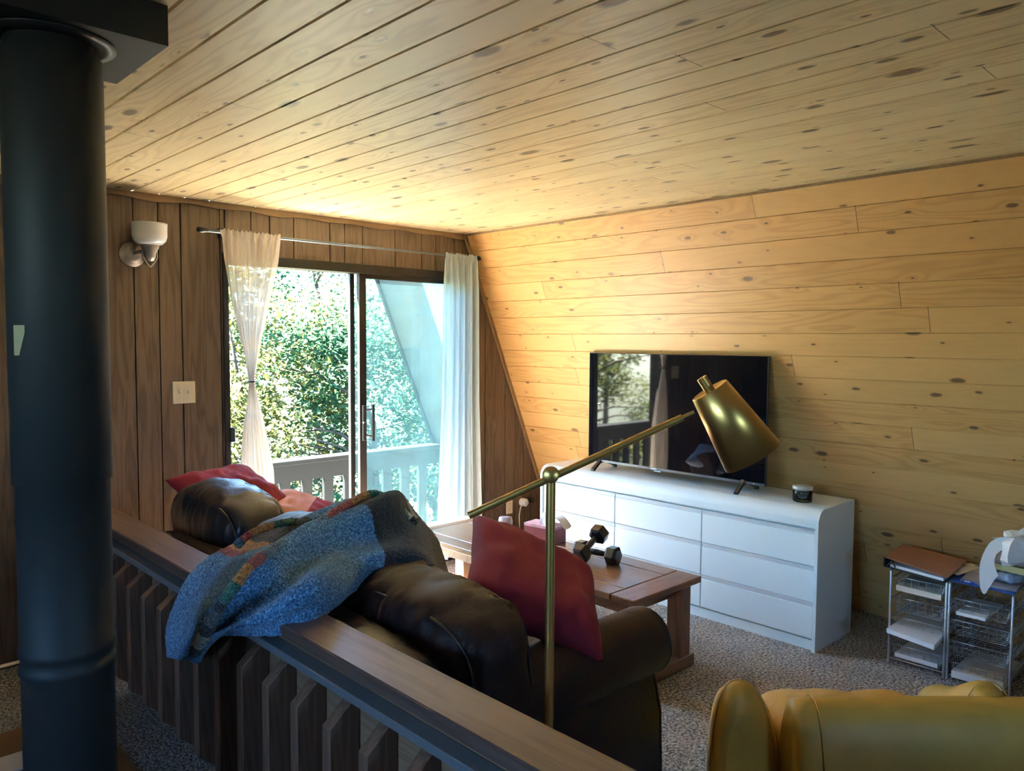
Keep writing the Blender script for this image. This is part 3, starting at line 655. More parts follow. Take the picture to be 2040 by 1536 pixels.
# ---------------------------------------------------------------- television
tv = thing('television', (4.15, -1.55, DH), 'flat screen television with glossy dark screen on the white dresser', 'television'); O = tv.location.copy()
ty0, ty1, tz0, tz1 = -2.272, -.943, .815, 1.562
b = MB(); b.box((4.072, ty0, tz0), (4.088, ty1, tz1), .002); b.box((4.088, ty0+.12, tz0+.02), (4.125, ty1-.12, tz0+.38), .01); o = b.build('housing', M_bezel, tv); local(o, O)
b = MB(); b.box((4.0705, ty0+.006, tz0+.016), (4.0725, ty1-.006, tz1-.004)); o = b.build('screen', M_screen, tv); local(o, O)
b = MB(); b.box((4.069, ty0+.002, tz0+.001), (4.0722, ty1-.002, tz0+.0155)); o = b.build('bottom_bezel', M_chin, tv); local(o, O)
for nm, q0_, q1_ in (('logo', (4.0675, -1.52, tz0+.005), (4.0691, -1.475, tz0+.013)), ('sticker', (4.0675, -1.55, tz0-.009), (4.0715, -1.50, tz0-.002)), ('indicator', (4.0675, -2.205, tz0+.006), (4.0691, -2.198, tz0+.011))):
    b = MB(); b.box(q0_, q1_); o = b.build(nm, M_wplast, tv); local(o, O)
for y in (-1.05, -2.13):
    b = MB()
    b.prism([(3.992, .7605), (4.004, .7605), (4.065, .806), (4.11, .812), (4.225, .773), (4.225, .7605), (4.242, .7605), (4.242, .786), (4.12, .838), (4.07, .838), (4.05, .814), (3.992, .772)], 1, y-.012, y+.012)
    o = b.build('foot', M_blackmetal, tv); local(o, O)
# jar
jr = thing('candle_jar', (4.10, -2.48, DH), 'small round glass candle jar with a pale lid on the dresser end', 'jar')
b = MB(); b.lathe([(0, .001), (.046, .001), (.052, .006), (.052, .066), (.049, .07), (.047, .07), (.049, .062), (.049, .01), (0, .008)], n=36); b.build('glass', M_glassc, jr)
b = MB(); b.lathe([(0, .010), (.048, .011), (.048, .05), (0, .052)], n=36); b.build('filling', simple('jar_filling', (.10, .11, .10), .5, nscale=60, namt=.9), jr)
b = MB(); b.lathe([(0, .088), (.05, .088), (.054, .084), (.054, .068), (.0, .0705)], n=36); b.build('lid', simple('pale_lid', (.55, .53, .5), .3, metal=.3), jr)

# ---------------------------------------------------------------- coffee table
TH = .46
ct = thing('coffee_table', (3.07, -1.40, 0), 'rustic brown plank coffee table between the sofa and the dresser', 'coffee table'); O = ct.location.copy()
M_tab = woodgrain('table_plank', (.30, .14, .06), (.13, .055, .025), 1, .3, 1., .2, c3=(.22, .13, .08), coat=.15)
M_tabx = woodgrain('table_breadboard', (.27, .12, .06), (.13, .055, .025), 0, .35, 1., .2, c3=(.20, .11, .07), coat=.1)
M_leg = woodgrain('table_leg_wood', (.26, .12, .06), (.13, .055, .025), 2, .5, 1., .2)
X0, X1, Y0, Y1 = 2.79, 3.345, -2.325, -.50
for k, (a, c) in enumerate(((X0, 2.90), (2.905, 3.225), (3.23, X1))):
    b = MB(); b.box((a+.001, Y0+.142, TH-.032), (c-.001, Y1-.142, TH), .003); o = b.build('plank', M_tab, ct); local(o, O)
for ya, yb in ((Y0, Y0+.138), (Y1-.138, Y1)):
    b = MB(); b.box((X0, ya, TH-.032), (X1, yb, TH), .004); o = b.build('breadboard_end', M_tabx, ct); local(o, O)
b = MB(); b.box((X0+.06, Y0+.09, TH-.10), (X0+.085, Y1-.09, TH-.033)); b.box((X1-.085, Y0+.09, TH-.10), (X1-.06, Y1-.09, TH-.033)); b.box((X0+.06, Y0+.085, TH-.10), (X1-.06, Y0+.11, TH-.033)); b.box((X0+.06, Y1-.11, TH-.10), (X1-.06, Y1-.085, TH-.033)); o = b.build('apron', M_tabx, ct); local(o, O)
for y in (Y0+.075, Y1-.075):
    for x in (X0+.085, X1-.085):
        b = MB(); b.box((x-.042, y-.042, .05), (x+.042, y+.042, TH-.033), .003); o = b.build('leg', M_leg, ct); local(o, O)
    b = MB(); b.box((X0+.01, y-.05, .001), (X1-.01, y+.05, .062), .004); o = b.build('foot_rail', M_tabx, ct); local(o, O)

# tissue box
tb = thing('tissue_box', (3.27, -1.30, TH), 'pink and red tissue box with a sheet pulled out on the coffee table', 'tissue box', rz=R(8))
b = MB(); b.box((-.06, -.11, .001), (.06, .11, .10)); b.build('carton', [M_tissued], tb)
b = MB(); b.box((-.0603, -.1103, .085), (.0603, .1103, .1005)); b.build('printed_top', M_tissue, tb)
b = MB(); P = []
for i in range(13):
    u = i/12*2-1; P.append([(.035*u+.01*math.sin(v*4), .03*v+.06*u*.4, .101+.05*(1-u*u)*(1-.2*v*v)+.03*max(0, 1-abs(v))*(1-abs(u))-.02*max(0, v)*abs(u)) for v in [j/8*2-1 for j in range(9)]])
b.grid(P); P = []
for i in range(9):
    s_ = i/8; P.append([(.02+.04*v, -.02-.13*s_, .125+.03*math.sin(s_*2.6)-.05*s_*s_*1.1+.01*v*v) for v in [j/6*2-1 for j in range(7)]])
b.grid(P); b.build('tissue', M_paper, tb)
b = MB(); b.lathe([(0, .002), (.03, .002), (.042, .02), (.045, .06), (.04, .085), (.0, .088)], n=24, c=(3.25, -.98, TH)); tag(b.build('small_bowl', simple('lilac_ceramic', (.35, .28, .32), .3)), 'small lilac grey round pot behind the tissue box', 'pot')
# dumbbells
def dumbbell(name, c, d, upv, label, r=.052, L_=.24, hw=.07):
    d = Vector(d).normalized(); upv = Vector(upv); a = (upv-d*upv.dot(d)).normalized(); bb = d.cross(a)
    t = thing(name, c, label, 'dumbbell', 'hex dumbbells')
    def hexp(s0, rad): return [d*s0+(a*math.cos(R(30+60*k))+bb*math.sin(R(30+60*k)))*rad for k in range(6)]
    for sgn in (-1, 1):
        e0, e1 = sgn*(L_/2-hw), sgn*L_/2; b = MB(); rings = [hexp(e0-sgn*.0, r*.72), hexp(e0+sgn*.012, r), hexp(e1-sgn*.012, r), hexp(e1, r*.72)]
        vs = [v for g in rings for v in g]; F = [(i*6+j, i*6+(j+1) % 6, (i+1)*6+(j+1) % 6, (i+1)*6+j) for i in range(3) for j in range(6)]+[(0, 1, 2, 3, 4, 5), (18, 19, 20, 21, 22, 23)]
        b.add(vs, F); h = b.build('head', M_rubber, t); bevel(h, .003)
    b = MB(); b.tube([d*(-L_/2+hw+.001), d*(-.025), d*0, d*.025, d*(L_/2-hw-.001)], [.014, .016, .0175, .016, .014], 16); b.build('handle', M_rubber, t)
    return t
dumbbell('dumbbell', (3.165, -1.79, TH+.046), (.13, -.99, 0), (0, 0, 1), 'black hex dumbbell lying flat on the coffee table beneath the other', .053, .27)
d2 = dumbbell('dumbbell', (3.14, -1.765, TH+.093), (.93, .10, .42), (-.4, 0, 1), 'black hex dumbbell tilted across the handle of the other one', .053, .25)

# ---------------------------------------------------------------- soft shapes
def superbox(c, h, p=4., n=14, puff=(0, 0, 0), ax=None, wr=0, seed=0, gat=0):
    """rounded box centred c with half sizes h; returns grid list of six faces merged as one MB"""
    b = MB(); c = Vector(c)
    def f(v):
        m_ = (abs(v[0])**p+abs(v[1])**p+abs(v[2])**p)**(1/p); u = Vector((v[0]/m_, v[1]/m_, v[2]/m_))
        q = Vector((u.x*h[0]*(1+puff[0]*(1-u.y*u.y)*(1-u.z*u.z)), u.y*h[1]*(1+puff[1]*(1-u.x*u.x)*(1-u.z*u.z)), u.z*h[2]*(1+puff[2]*(1-u.x*u.x)*(1-u.y*u.y))))
        if gat:
            gx_ = (abs(u.x)-.70)/.22; q += u*gat*math.exp(-gx_*gx_)*(abs(noise.noise(Vector((u.x*2+seed, q.y*26, q.z*3)))) - .25)
        if wr: q += u*wr*noise.noise(q*9+Vector((seed, 0, 0)))+u*wr*.6*noise.noise(Vector((q.x*14, q.y*40, q.z*10+seed)))
        if ax: q = ax @ q
        return c+q
    for a in range(3):
        for s_ in (-1, 1):
            P = []
            for i in range(n+1):
                row = []
                for j in range(n+1):
                    e = [0, 0, 0]; e[a] = s_; e[(a+1) % 3] = math.tan((i/n*2-1)*.7854); e[(a+2) % 3] = math.tan((j/n*2-1)*.7854); row.append(f(e))
                P.append(row)
            b.grid(P)
    return b
def merge(o, d=.0004):
    import bmesh
    bm = bmesh.new(); bm.from_mesh(o.data); bmesh.ops.remove_doubles(bm, verts=bm.verts, dist=d); bmesh.ops.recalc_face_normals(bm, faces=bm.faces); bm.to_mesh(o.data); bm.free()
    return o
def loop_on(c, h, p, axis, off, ax=None, k=1.0, n=64):
    """piping loop around a superbox, in plane perpendicular to axis at offset off (fraction of half size)"""
    c = Vector(c); pts = []
    for i in range(n):
        a = 2*math.pi*i/n; ca, sa = math.cos(a), math.sin(a); m_ = (abs(ca)**p+abs(sa)**p)**(1/p)
        rem = (1-abs(off)**p)**(1/p); q = [0, 0, 0]; q[axis] = off*h[axis]; q[(axis+1) % 3] = ca/m_*h[(axis+1) % 3]*rem*k; q[(axis+2) % 3] = sa/m_*h[(axis+2) % 3]*rem*k
        v = Vector(q)
        if ax: v = ax @ v
        pts.append(c+v)
    return pts

# ---------------------------------------------------------------- sofa
sf = thing('sofa', (1.75, -1.8, 0), 'dark brown leather three seat sofa with rolled arms behind the railing', 'sofa'); O = sf.location.copy()
SY0, SY1 = -2.86, -.66
b = superbox((1.255, (SY0+SY1)/2+.01, .42), (.085, (SY1-SY0)/2-.04, .355), 9, 16); o = merge(b.build('back_frame', M_leather, sf)); local(o, O)
b = MB(); pz = .772; b.tube([(1.19, SY0+.12, pz-.006), (1.19, SY1-.12, pz-.006)], .005, 8); pp = b.build('piping', M_leather, o); local(pp, O)
b = superbox((1.72, (SY0+SY1)/2, .17), (.50, (SY1-SY0)/2-.12, .12), 10, 12); o = merge(b.build('base', M_suede, sf)); local(o, O)
for x in (1.3, 2.15):
    for y in (SY0+.2, SY1-.2): b = MB(); b.cyl((x, y, 0), (x, y, .07), .025, .03); o = b.build('foot', M_blackmetal, sf); local(o, O)
def arm(yc, sgn):
    b = MB(); P = []
    xs_ = [1.19, 1.21, 1.4, 1.7, 2.0, 2.2, 2.27, 2.295, 2.30]
    for x in xs_:
        k_ = 1. if 1.2 < x < 2.28 else (.93 if x != 2.30 else .80); row = []
        zc, r = .555-.01*math.sin((x-1.2)*2), .122
        prof_ = []
        for i in range(20):   # outer roll
            a = R(-70)+i*R(290)/19; prof_.append((math.cos(a)*r, zc+math.sin(a)*r))
        # flat panel going down from the roll
        prof_ += [(-.07, .30), (-.075, .05), (.085, .05), (.075, .30), (.045, .42)]
        # orient so that angle 0 faces outward (sgn)
        for py, pz_ in prof_: row.append((x, yc+sgn*(.0+py*k_), .36+(pz_-.36)*(k_*.5+.5)))
        P.append(row)
    b.grid(P, closed_v=True); n = len(P[0]); b.add(P[0], [tuple(range(n))]); b.add(P[-1], [tuple(range(n))])
    o = b.build('armrest', M_suede, sf); local(o, O)
    b = MB(); b.tube([Vector(p)+Vector((-.012 if 0 else .0, 0, 0)) for p in P[-2]], .005, 6, closed=True); q = b.build('piping', M_leather, o); local(q, O)
arm(-2.755, -1); arm(-.735, 1)
for i, (ya, yb) in enumerate(((-1.37, -.83), (-2.0, -1.38), (-2.63, -2.01))):
    b = superbox((1.80, (ya+yb)/2, .37), (.47, (yb-ya)/2, .095), 5, 10, (.02, 0, .12)); o = merge(b.build('seat_cushion', M_suede, sf)); local(o, O)
tilt = Matrix.Rotation(R(-9), 3, 'Y')
cush = [(-1.03, .375, .735, 1.48, .235), (-1.745, .335, .70, 1.49, .225), (-2.47, .41, .665, 1.485, .215)]
for i, (cy, hy, cz, cx, hz) in enumerate(cush):
    h = (.155, hy, hz); b = superbox((cx, cy, cz), h, 3.6, 44, (.12, .02, .10), tilt, .007, i*7.7, .022)
    o = merge(b.build('back_cushion', M_leather if i == 0 else M_suede, sf)); local(o, O); o.data.update()
    b = MB()
    for of in (-.70, .70): b.tube(loop_on((cx, cy, cz), h, 3.6, 0, of, tilt, 1.015, 80), .0055, 6, closed=True)
    q = b.build('piping', M_leather, o); local(q, O)

# ---------------------------------------------------------------- throw pillows
def pillow(name, mw, w_, h_, t_, m_, label, seed=0, stripe=None, n=34):
    P1, P2 = [], []
    for i in range(n+1):
        u = i/n*2-1; r1, r2 = [], []
        for j in range(n+1):
            v = j/n*2-1; pin = 1-.09*(1-u*u) if 0 else 1
            x = u*w_/2*(1-.10*(1-v*v)*0-.07*(1-abs(v))**1*abs(u)); y = v*h_/2*(1-.07*(1-abs(u))*abs(v))
            z = t_/2*((1-u**4)*(1-v**4))**.55
            wr = .02*noise.noise(Vector((u*2.6+seed, v*2.6, 1)))+.008*noise.noise(Vector((u*7+seed, v*3, 4)))
            e = min(1, (1-abs(u))*6, (1-abs(v))*6); r1.append((x, y, z+wr*e)); r2.append((x, y, -z+wr*e))
        P1.append(r1); P2.append(r2)
    t = thing(name, (0, 0, 0), label, 'pillow'); t.matrix_world = mw
    b = MB(); b.grid(P1); b.grid(P2)
    o = b.build('cover', m_ if not stripe else [m_, stripe], t); merge(o, .0001)
    if stripe:
        for f in o.data.polygons:
            if -.10 < f.center.x/(w_/2) < .28: f.material_index = 1
    return t
def frame(c, xax, zax):
    z = Vector(zax).normalized(); x = Vector(xax); x = (x-z*x.dot(z)).normalized(); y = z.cross(x)
    m_ = Matrix((x, y, z)).transposed().to_4x4(); m_.translation = Vector(c); return m_
# big red pillow: corner up, leaning on the near back cushion and the arm
pillow('throw_pillow', frame((1.885, -2.575, .795), (1.03, -.75, -.594), (.15, -.51, .838)), .51, .51, .18, M_red, 'dark red square pillow standing on its corner by the near sofa arm', 1)
pillow('throw_pillow', frame((1.64, -.66, .875), (.92, .22, -.05), (.05, -.35, .94)), .46, .42, .13, M_red, 'dark red pillow lying flat on top of the far sofa arm', 5)
pillow('throw_pillow', frame((1.96, -.90, .715), (.70, -.60, -.28), (.15, -.38, .9)), .46, .40, .15, M_peach, 'faded peach pillow with a red band below the flat red pillow', 9, M_red)
pillow('throw_pillow', frame((2.12, -.72, .60), (.9, -.3, 0), (.2, -.3, .93)), .40, .36, .12, M_lblue, 'pale blue pillow showing only an edge behind the peach pillow', 12)

# ---------------------------------------------------------------- blanket
rows = [
[(0.900,-1.877,0.606), (0.880,-1.998,0.635), (0.880,-2.105,0.678), (0.890,-2.158,0.703), (0.920,-2.148,0.715)],
[(0.930,-1.811,0.673), (0.890,-2.072,0.780), (0.900,-2.218,0.809), (0.920,-2.328,0.819), (0.970,-2.364,0.790)],
[(0.980,-1.826,0.811), (0.960,-2.076,0.875), (0.960,-2.274,0.892), (0.990,-2.418,0.870), (1.060,-2.489,0.836)],
[(1.060,-1.855,0.900), (1.040,-2.116,0.955), (1.060,-2.296,0.959), (1.100,-2.447,0.932), (1.200,-2.440,0.843)],
[(1.180,-1.839,0.932), (1.180,-2.056,0.970), (1.200,-2.205,0.976), (1.280,-2.284,0.928), (1.340,-2.342,0.855)],
[(1.320,-1.819,0.965), (1.340,-1.982,0.974), (1.360,-2.119,0.996), (1.420,-2.212,0.955), (1.460,-2.331,0.866)],
[(1.460,-1.794,0.951), (1.480,-1.958,1.007), (1.500,-2.072,1.037), (1.540,-2.201,0.985), (1.560,-2.392,0.876)],
[(1.580,-1.783,0.979), (1.600,-1.932,1.042), (1.620,-2.021,1.064), (1.660,-2.155,0.994), (1.660,-2.415,0.80)],
[(1.700,-1.661,0.941), (1.740,-1.769,0.988), (1.760,-1.883,1.013), (1.800,-2.029,0.941), (1.760,-2.40,0.70)],
[(1.80,-1.62,0.86), (1.84,-1.72,0.88), (1.87,-1.85,0.88), (1.90,-2.0,0.84), (1.84,-2.38,0.58)]]
hem = [(0.870,-2.186,0.710), (0.875,-2.272,0.804), (0.880,-2.355,0.892), (0.900,-2.400,0.955), (0.970,-2.357,0.990), (1.120,-2.213,0.984), (1.270,-2.117,0.991), (1.400,-2.065,1.019), (1.500,-2.022,1.036), (1.580,-2.024,1.059), (1.640,-2.041,1.040), (1.680,-2.081,0.993), (1.720,-2.127,0.945)]
hem2 = [(1.100,-1.964,0.943), (1.150,-1.952,0.969), (1.210,-1.959,0.986), (1.320,-1.892,0.974), (1.440,-1.807,0.941)]
def cr(p, k, t):
    n = len(p); q = [Vector(p[min(max(k+d, 0), n-1)]) for d in (-1, 0, 1, 2)]
    return .5*((2*q[1])+(q[2]-q[0])*t+(2*q[0]-5*q[1]+4*q[2]-q[3])*t*t+(3*q[1]-q[0]-3*q[2]+q[3])*t**3)
def samp(p, u):
    u *= len(p)-1; k = min(int(u), len(p)-2); return cr(p, k, u-k)
bk = thing('fleece_blanket', (1.3, -2.1, .86), 'blue fleece blanket with striped edges draped over sofa back and railing', 'blanket'); O = bk.location.copy()
NU, NV = 200, 130; G = []
for i in range(NU+1):
    cv = [samp([r_[j] for r_ in rows], i/NU) for j in range(5)]; G.append([samp(cv, j/NV) for j in range(NV+1)])
P = []
for i in range(NU+1):
    row = []
    for j in range(NV+1):
        a = G[min(i+1, NU)][j]-G[max(i-1, 0)][j]; c = G[i][min(j+1, NV)]-G[i][max(j-1, 0)]; nn = a.cross(c)
        nn = nn.normalized() if nn.length > 1e-9 else Vector((0, 0, 1))
        if nn.z < 0: nn = -nn
        u, v = i/NU, j/NV
        fo = .028*math.sin(v*15+2.2*math.sin(u*5))*min(1, v*3)+.012*math.sin(v*26+u*6)+.010*noise.noise(Vector((u*7, v*7, 2)))
        fz = .0032*noise.noise(Vector((u*95, v*62, 3)))+.0022*noise.noise(Vector((u*190, v*120, 7)))
        row.append(G[i][j]+nn*(fo+fz))
    P.append(row)
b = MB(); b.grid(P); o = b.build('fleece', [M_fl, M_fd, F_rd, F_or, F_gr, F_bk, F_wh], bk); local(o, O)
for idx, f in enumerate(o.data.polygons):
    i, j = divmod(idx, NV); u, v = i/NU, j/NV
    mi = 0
    if u > .50+.16*math.sin(v*3.1) and v > .30: mi = 1  # right part coloured dark for shadow and inner side
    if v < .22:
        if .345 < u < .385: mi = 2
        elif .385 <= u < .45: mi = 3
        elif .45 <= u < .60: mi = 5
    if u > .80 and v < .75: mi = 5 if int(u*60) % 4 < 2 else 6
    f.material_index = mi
so = o.modifiers.new('s', 'SOLIDIFY'); so.thickness = .008; so.offset = -1
def stripetube(pts, r, segs, name):
    b = MB(); K_ = 160; pp = [samp(pts, i/K_)+Vector((-.010, -.010, .012)) for i in range(K_+1)]
    rad = [r*(.75+.25*math.sin(math.pi*min(1, i/20)))*(1+.15*noise.noise(Vector((i*.2, 0, 0)))) for i in range(K_+1)]
    b.tube(pp, rad, 14); nn = 14
    o = b.build(name, [M_fl, F_rd, F_or, F_gr, F_bk, F_wh, F_gy, F_bl], bk)
    for v in o.data.vertices:
        d = noise.noise(v.co*160)*.0035; v.co += v.normal*d
    for idx, f in enumerate(o.data.polygons):
        u = min(idx//nn/K_, 1)
        for lim, mi in segs:
            if u <= lim: f.material_index = mi; break
    local(o, O)
stripetube(hem, .021, [(.035, 4), (.07, 5), (.10, 4), (.15, 6), (.185, 4), (.25, 3), (.315, 2), (.36, 1), (.56, 7), (.66, 1), (.74, 2), (.80, 3), (.85, 4), (.88, 5), (.92, 4), (.96, 5), (1, 4)], 'striped_hem')
stripetube(hem2, .017, [(.12, 7), (.28, 1), (.55, 2), (1, 3)], 'striped_edge')

# ---------------------------------------------------------------- floor lamp
lp = thing('floor_lamp', (1.35, -3.159, 0), 'brass floor lamp with tilting arm and cone shade beside the sofa', 'floor lamp'); O = lp.location.copy()
J = Vector((1.35, -3.159, 1.317))
b = MB(); b.lathe([(0, .02), (.12, .02), (.13, .014), (.13, .001), (0, .001)], n=40, c=(1.35, -3.159, 0)); o = b.build('base', M_brass, lp); local(o, O)
b = MB(); b.cyl((1.35, -3.159, .018), J-Vector((0, 0, .012)), .0115, .0115, 20); o = b.build('pole', M_brass, lp); local(o, O)
vd = (Vector((0, -4.434, 1.64))-J).normalized()
b = MB(); b.lathe([(0, .013), (.018, .013), (.0205, .009), (.0205, -.009), (.018, -.013), (0, -.013)], n=28, axis=vd, c=J); o = b.build('joint', M_brass, lp); local(o, O)
tail, head = Vector((1.203, -3.026, 1.217)), Vector((1.592, -3.379, 1.462))
b = MB(); b.cyl(tail, tail.lerp(head, .98), .0095, .0085, 20); b.cyl(tail.lerp(head, .975), head+(head-tail).normalized()*.02, .0045, n=10); o = b.build('arm', M_brass, lp); local(o, O)
top = Vector((1.634, -3.413, 1.5265)); bot = Vector((1.704, -3.493, 1.3645)); ax_ = (bot-top); Ls = ax_.length; q = ax_.normalized()
b = MB(); rt_, rb = .0475, .0735
b.lathe([(.0, .008), (rt_*.8, .008), (rt_-.003, .002), (rt_, .004), (rb, Ls), (rb-.002, Ls), (rt_-.003, .012), (.0, .012)], n=72, axis=q, c=top); o = b.build('shade', M_brass, lp); local(o, O)
b = MB(); b.cyl(top+q*.008, top-q*.032, .0125, n=20); o = b.build('knob', M_brass, lp); local(o, O); bevel(o, .002)
b = MB(); b.lathe([(0, .03), (.02, .04), (.03, .07), (.024, .1), (0, .115)], n=20, axis=q, c=top); o = b.build('bulb', M_milk, lp); local(o, O)

# ---------------------------------------------------------------- wire basket towers
def tower(y0, y1, rims, label):
    x0, x1, H = 4.10, 4.50, .485; t = thing('wire_basket_tower', ((x0+x1)/2, (y0+y1)/2, 0), label, 'storage tower', 'wire basket towers'); O = t.location.copy()
    b = MB()
    for y in (y0, y1):
        b.tube([(x0, y, 0), (x0, y, H-.015), (x0+.006, y, H-.004), (x0+.02, y, H), (x1-.02, y, H), (x1-.006, y, H-.004), (x1, y, H-.015), (x1, y, 0)], .006, 10)
    for x in (x0+.015, x1-.015): b.cyl((x, y0, H), (x, y1, H), .005, n=8); b.cyl((x, y0, .02), (x, y1, .02), .004, n=8)
    for z in rims:
        for y in (y0+.006, y1-.006): b.cyl((x0, y, z-.006), (x1, y, z-.006), .0035, n=6)
    o = b.build('frame', M_steel, t); local(o, O)
    for z in rims:
        b = MB(); ya, yb, xa, xb, zb = y0+.014, y1-.014, x0+.004, x1-.01, z-.07
        b.tube([(xa, ya, z), (xa, yb, z), (xb, yb, z), (xb, ya, z)], .0028, 6, closed=True)
        ins = .012
        n1 = 6
        for i in range(n1+1):
            y = ya+ins+(yb-ya-2*ins)*i/n1; b.tube([(xa, y, z), (xa+ins, y, zb), (xb-ins, y, zb), (xb, y, z)], .0019, 4)
        n2 = 12
        for i in range(n2+1):
            x = xa+ins+(xb-xa-2*ins)*i/n2; b.tube([(x, ya, z), (x, ya+ins, zb), (x, yb-ins, zb), (x, yb, z)], .0019, 4)
        for k_ in (.35, .7):
            e = ins*k_; zz = z-.07*k_; b.tube([(xa+e, ya+e, zz), (xa+e, yb-e, zz), (xb-e, yb-e, zz), (xb-e, ya+e, zz)], .0014, 4, closed=True)
        o = b.build('wire_basket', M_steel, t); local(o, O)
tower(-3.222, -2.962, [.452, .345, .245, .10], 'grey wire basket tower nearer the dresser, brown binder on top')
tower(-3.502, -3.236, [.405, .300, .195, .09], 'grey wire basket tower at the right edge, blue folder on top')
def sheet(name, m_, pts, th, label, cat, zs=None, nseg=10, sag=0, parent=None, group=None):
    """flat stack with 4 corner points (a,b,c,d) and thickness"""
    a, bb, c, d = [Vector(p) for p in pts]; b = MB(); T_, B_ = [], []
    for i in range(nseg+1):
        r1, r2 = [], []
        for j in range(nseg+1):
            u, v = i/nseg, j/nseg; p = a.lerp(bb, u).lerp(d.lerp(c, u), v); dz_ = sag*(math.sin(u*3.1)*.6-(1-u)**3*1.2)
            r1.append(p+Vector((0, 0, th+dz_))); r2.append(p+Vector((0, 0, dz_)))
        T_.append(r1); B_.append(r2)
    b.grid(T_); b.grid([r_[::-1] for r_ in B_])
    for S in (0, nseg):
        b.add(T_[S]+B_[S], [(j, j+1, nseg+2+j, nseg+1+j) for j in range(nseg)])
        l1 = [r_[S] for r_ in T_]; l2 = [r_[S] for r_ in B_]; b.add(l1+l2, [(j, j+1, nseg+2+j, nseg+1+j) for j in range(nseg)])
    o = b.build(name, m_)
    for f in o.data.polygons: f.use_smooth = False
    if label: tag(o, label, cat, group)
    if parent: o.parent = parent
    return o
sheet('paper_stack', M_cream, [(4.108, -2.985, .3865), (4.42, -2.985, .3865), (4.42, -3.20, .3865), (4.095, -3.20, .3865)], .028, 'thick cream paper stack in the top basket left of the white folded booklet', 'paper stack', sag=.006)
sheet('paper_pad', M_paper, [(4.0, -2.985, .190), (4.44, -2.99, .1785), (4.44, -3.195, .1785), (3.97, -3.215, .178)], .022, 'big white paper pad sagging out of the middle basket nearest the dresser', 'paper pad', sag=.004)
sheet('paper_stack', M_paper, [(4.11, -2.99, .034), (4.42, -2.99, .034), (4.42, -3.19, .034), (4.11, -3.19, .034)], .022, 'grey papers in a clear sleeve in the lowest basket nearest the dresser', 'paper stack')
sheet('folded_booklet', M_paper, [(4.07, -3.275, .3375), (4.36, -3.275, .3375), (4.36, -3.40, .3375), (4.07, -3.40, .3375)], .016, 'white folded booklet in the top basket of the right tower', 'booklet')
sheet('binder', M_paper, [(4.08, -3.262, .0235), (4.44, -3.262, .0235), (4.44, -3.472, .0235), (4.08, -3.478, .0235)], .034, 'white ring binder lying in the lowest basket of the right tower', 'binder')
bd = thing('ring_binder', (4.26, -3.08, .49), 'closed brown ring binder slanting on top of the left wire tower', 'binder'); 
o = sheet('cover', M_binder, [(4.085, -2.93, .542), (4.40, -2.91, .548), (4.36, -3.235, .535), (4.01, -3.252, .522)], .003, None, None, parent=bd); local(o, (4.26, -3.08, .49))
o = sheet('rear_cover', M_dark, [(4.085, -2.935, .4925), (4.40, -2.92, .4925), (4.36, -3.225, .4925), (4.02, -3.235, .4925)], .003, None, None, parent=bd); local(o, (4.26, -3.08, .49))
o = sheet('pages', M_paper, [(4.10, -2.955, .4965), (4.39, -2.94, .4965), (4.34, -3.215, .4965), (4.035, -3.225, .4965)], .014, None, None, parent=bd); local(o, (4.26, -3.08, .49))
b = MB(); b.box((4.083, -2.934, .4925), (4.40, -2.925, .545), .003); b.tube([(4.09, -2.945, .50), (4.09, -2.965, .53), (4.09, -2.985, .50)], .004); o = b.build('spine', M_dark, bd); local(o, (4.26, -3.08, .49))
sheet('manila_folder', M_cream, [(4.16, -3.20, .5115), (4.42, -3.232, .5075), (4.40, -3.30, .5075), (4.14, -3.26, .5115)], .003, 'thin tan folder sticking out between the binder and the magazines', 'folder')
sheet('blue_folder', M_blue, [(4.085, -3.245, .4915), (4.42, -3.245, .4915), (4.42, -3.51, .4915), (4.065, -3.51, .4915)], .007, 'blue plastic folder lying on top of the right wire tower', 'folder')
mg = sheet('magazine', M_mag, [(4.085, -3.285, .499), (4.42, -3.26, .499), (4.44, -3.49, .499), (4.095, -3.515, .499)], .012, 'glossy grey magazine on the blue folder', 'magazine')
b = MB(); b.box((4.083, -3.345, .5), (4.0845, -3.29, .510)); o = b.build('spine_label', M_blue, mg); b = MB(); b.box((4.0822, -3.328, .503), (4.0828, -3.302, .5075)); o = b.build('spine_mark', M_wplast, mg)
P = []
b = superbox((4.25, -3.43, .535), (.10, .075, .022), 2.6, 16, wr=.02, seed=3); tag(merge(b.build('plastic_bag', M_plbag)), 'crinkled clear blue plastic bag under the yellow book', 'plastic bag')
yb_ = thing('yellow_book', (4.34, -3.43, .56), 'thick yellow book with a picture cover on the right wire tower', 'book')
o = sheet('pages', M_ybook, [(4.20, -3.37, .562), (4.40, -3.35, .562), (4.40, -3.53, .562), (4.17, -3.55, .562)], .03, None, None, parent=yb_); local(o, yb_.location)
o = sheet('cover', M_bookpic, [(4.24, -3.39, .5925), (4.40, -3.375, .5925), (4.39, -3.51, .5925), (4.21, -3.525, .5925)], .002, None, None, parent=yb_); local(o, yb_.location)
sheet('paper_bundle', M_mag, [(4.18, -3.36, .598), (4.42, -3.34, .615), (4.42, -3.56, .615), (4.16, -3.56, .61)], .012, 'loose grey leaflets stacked on the yellow book', 'leaflets')
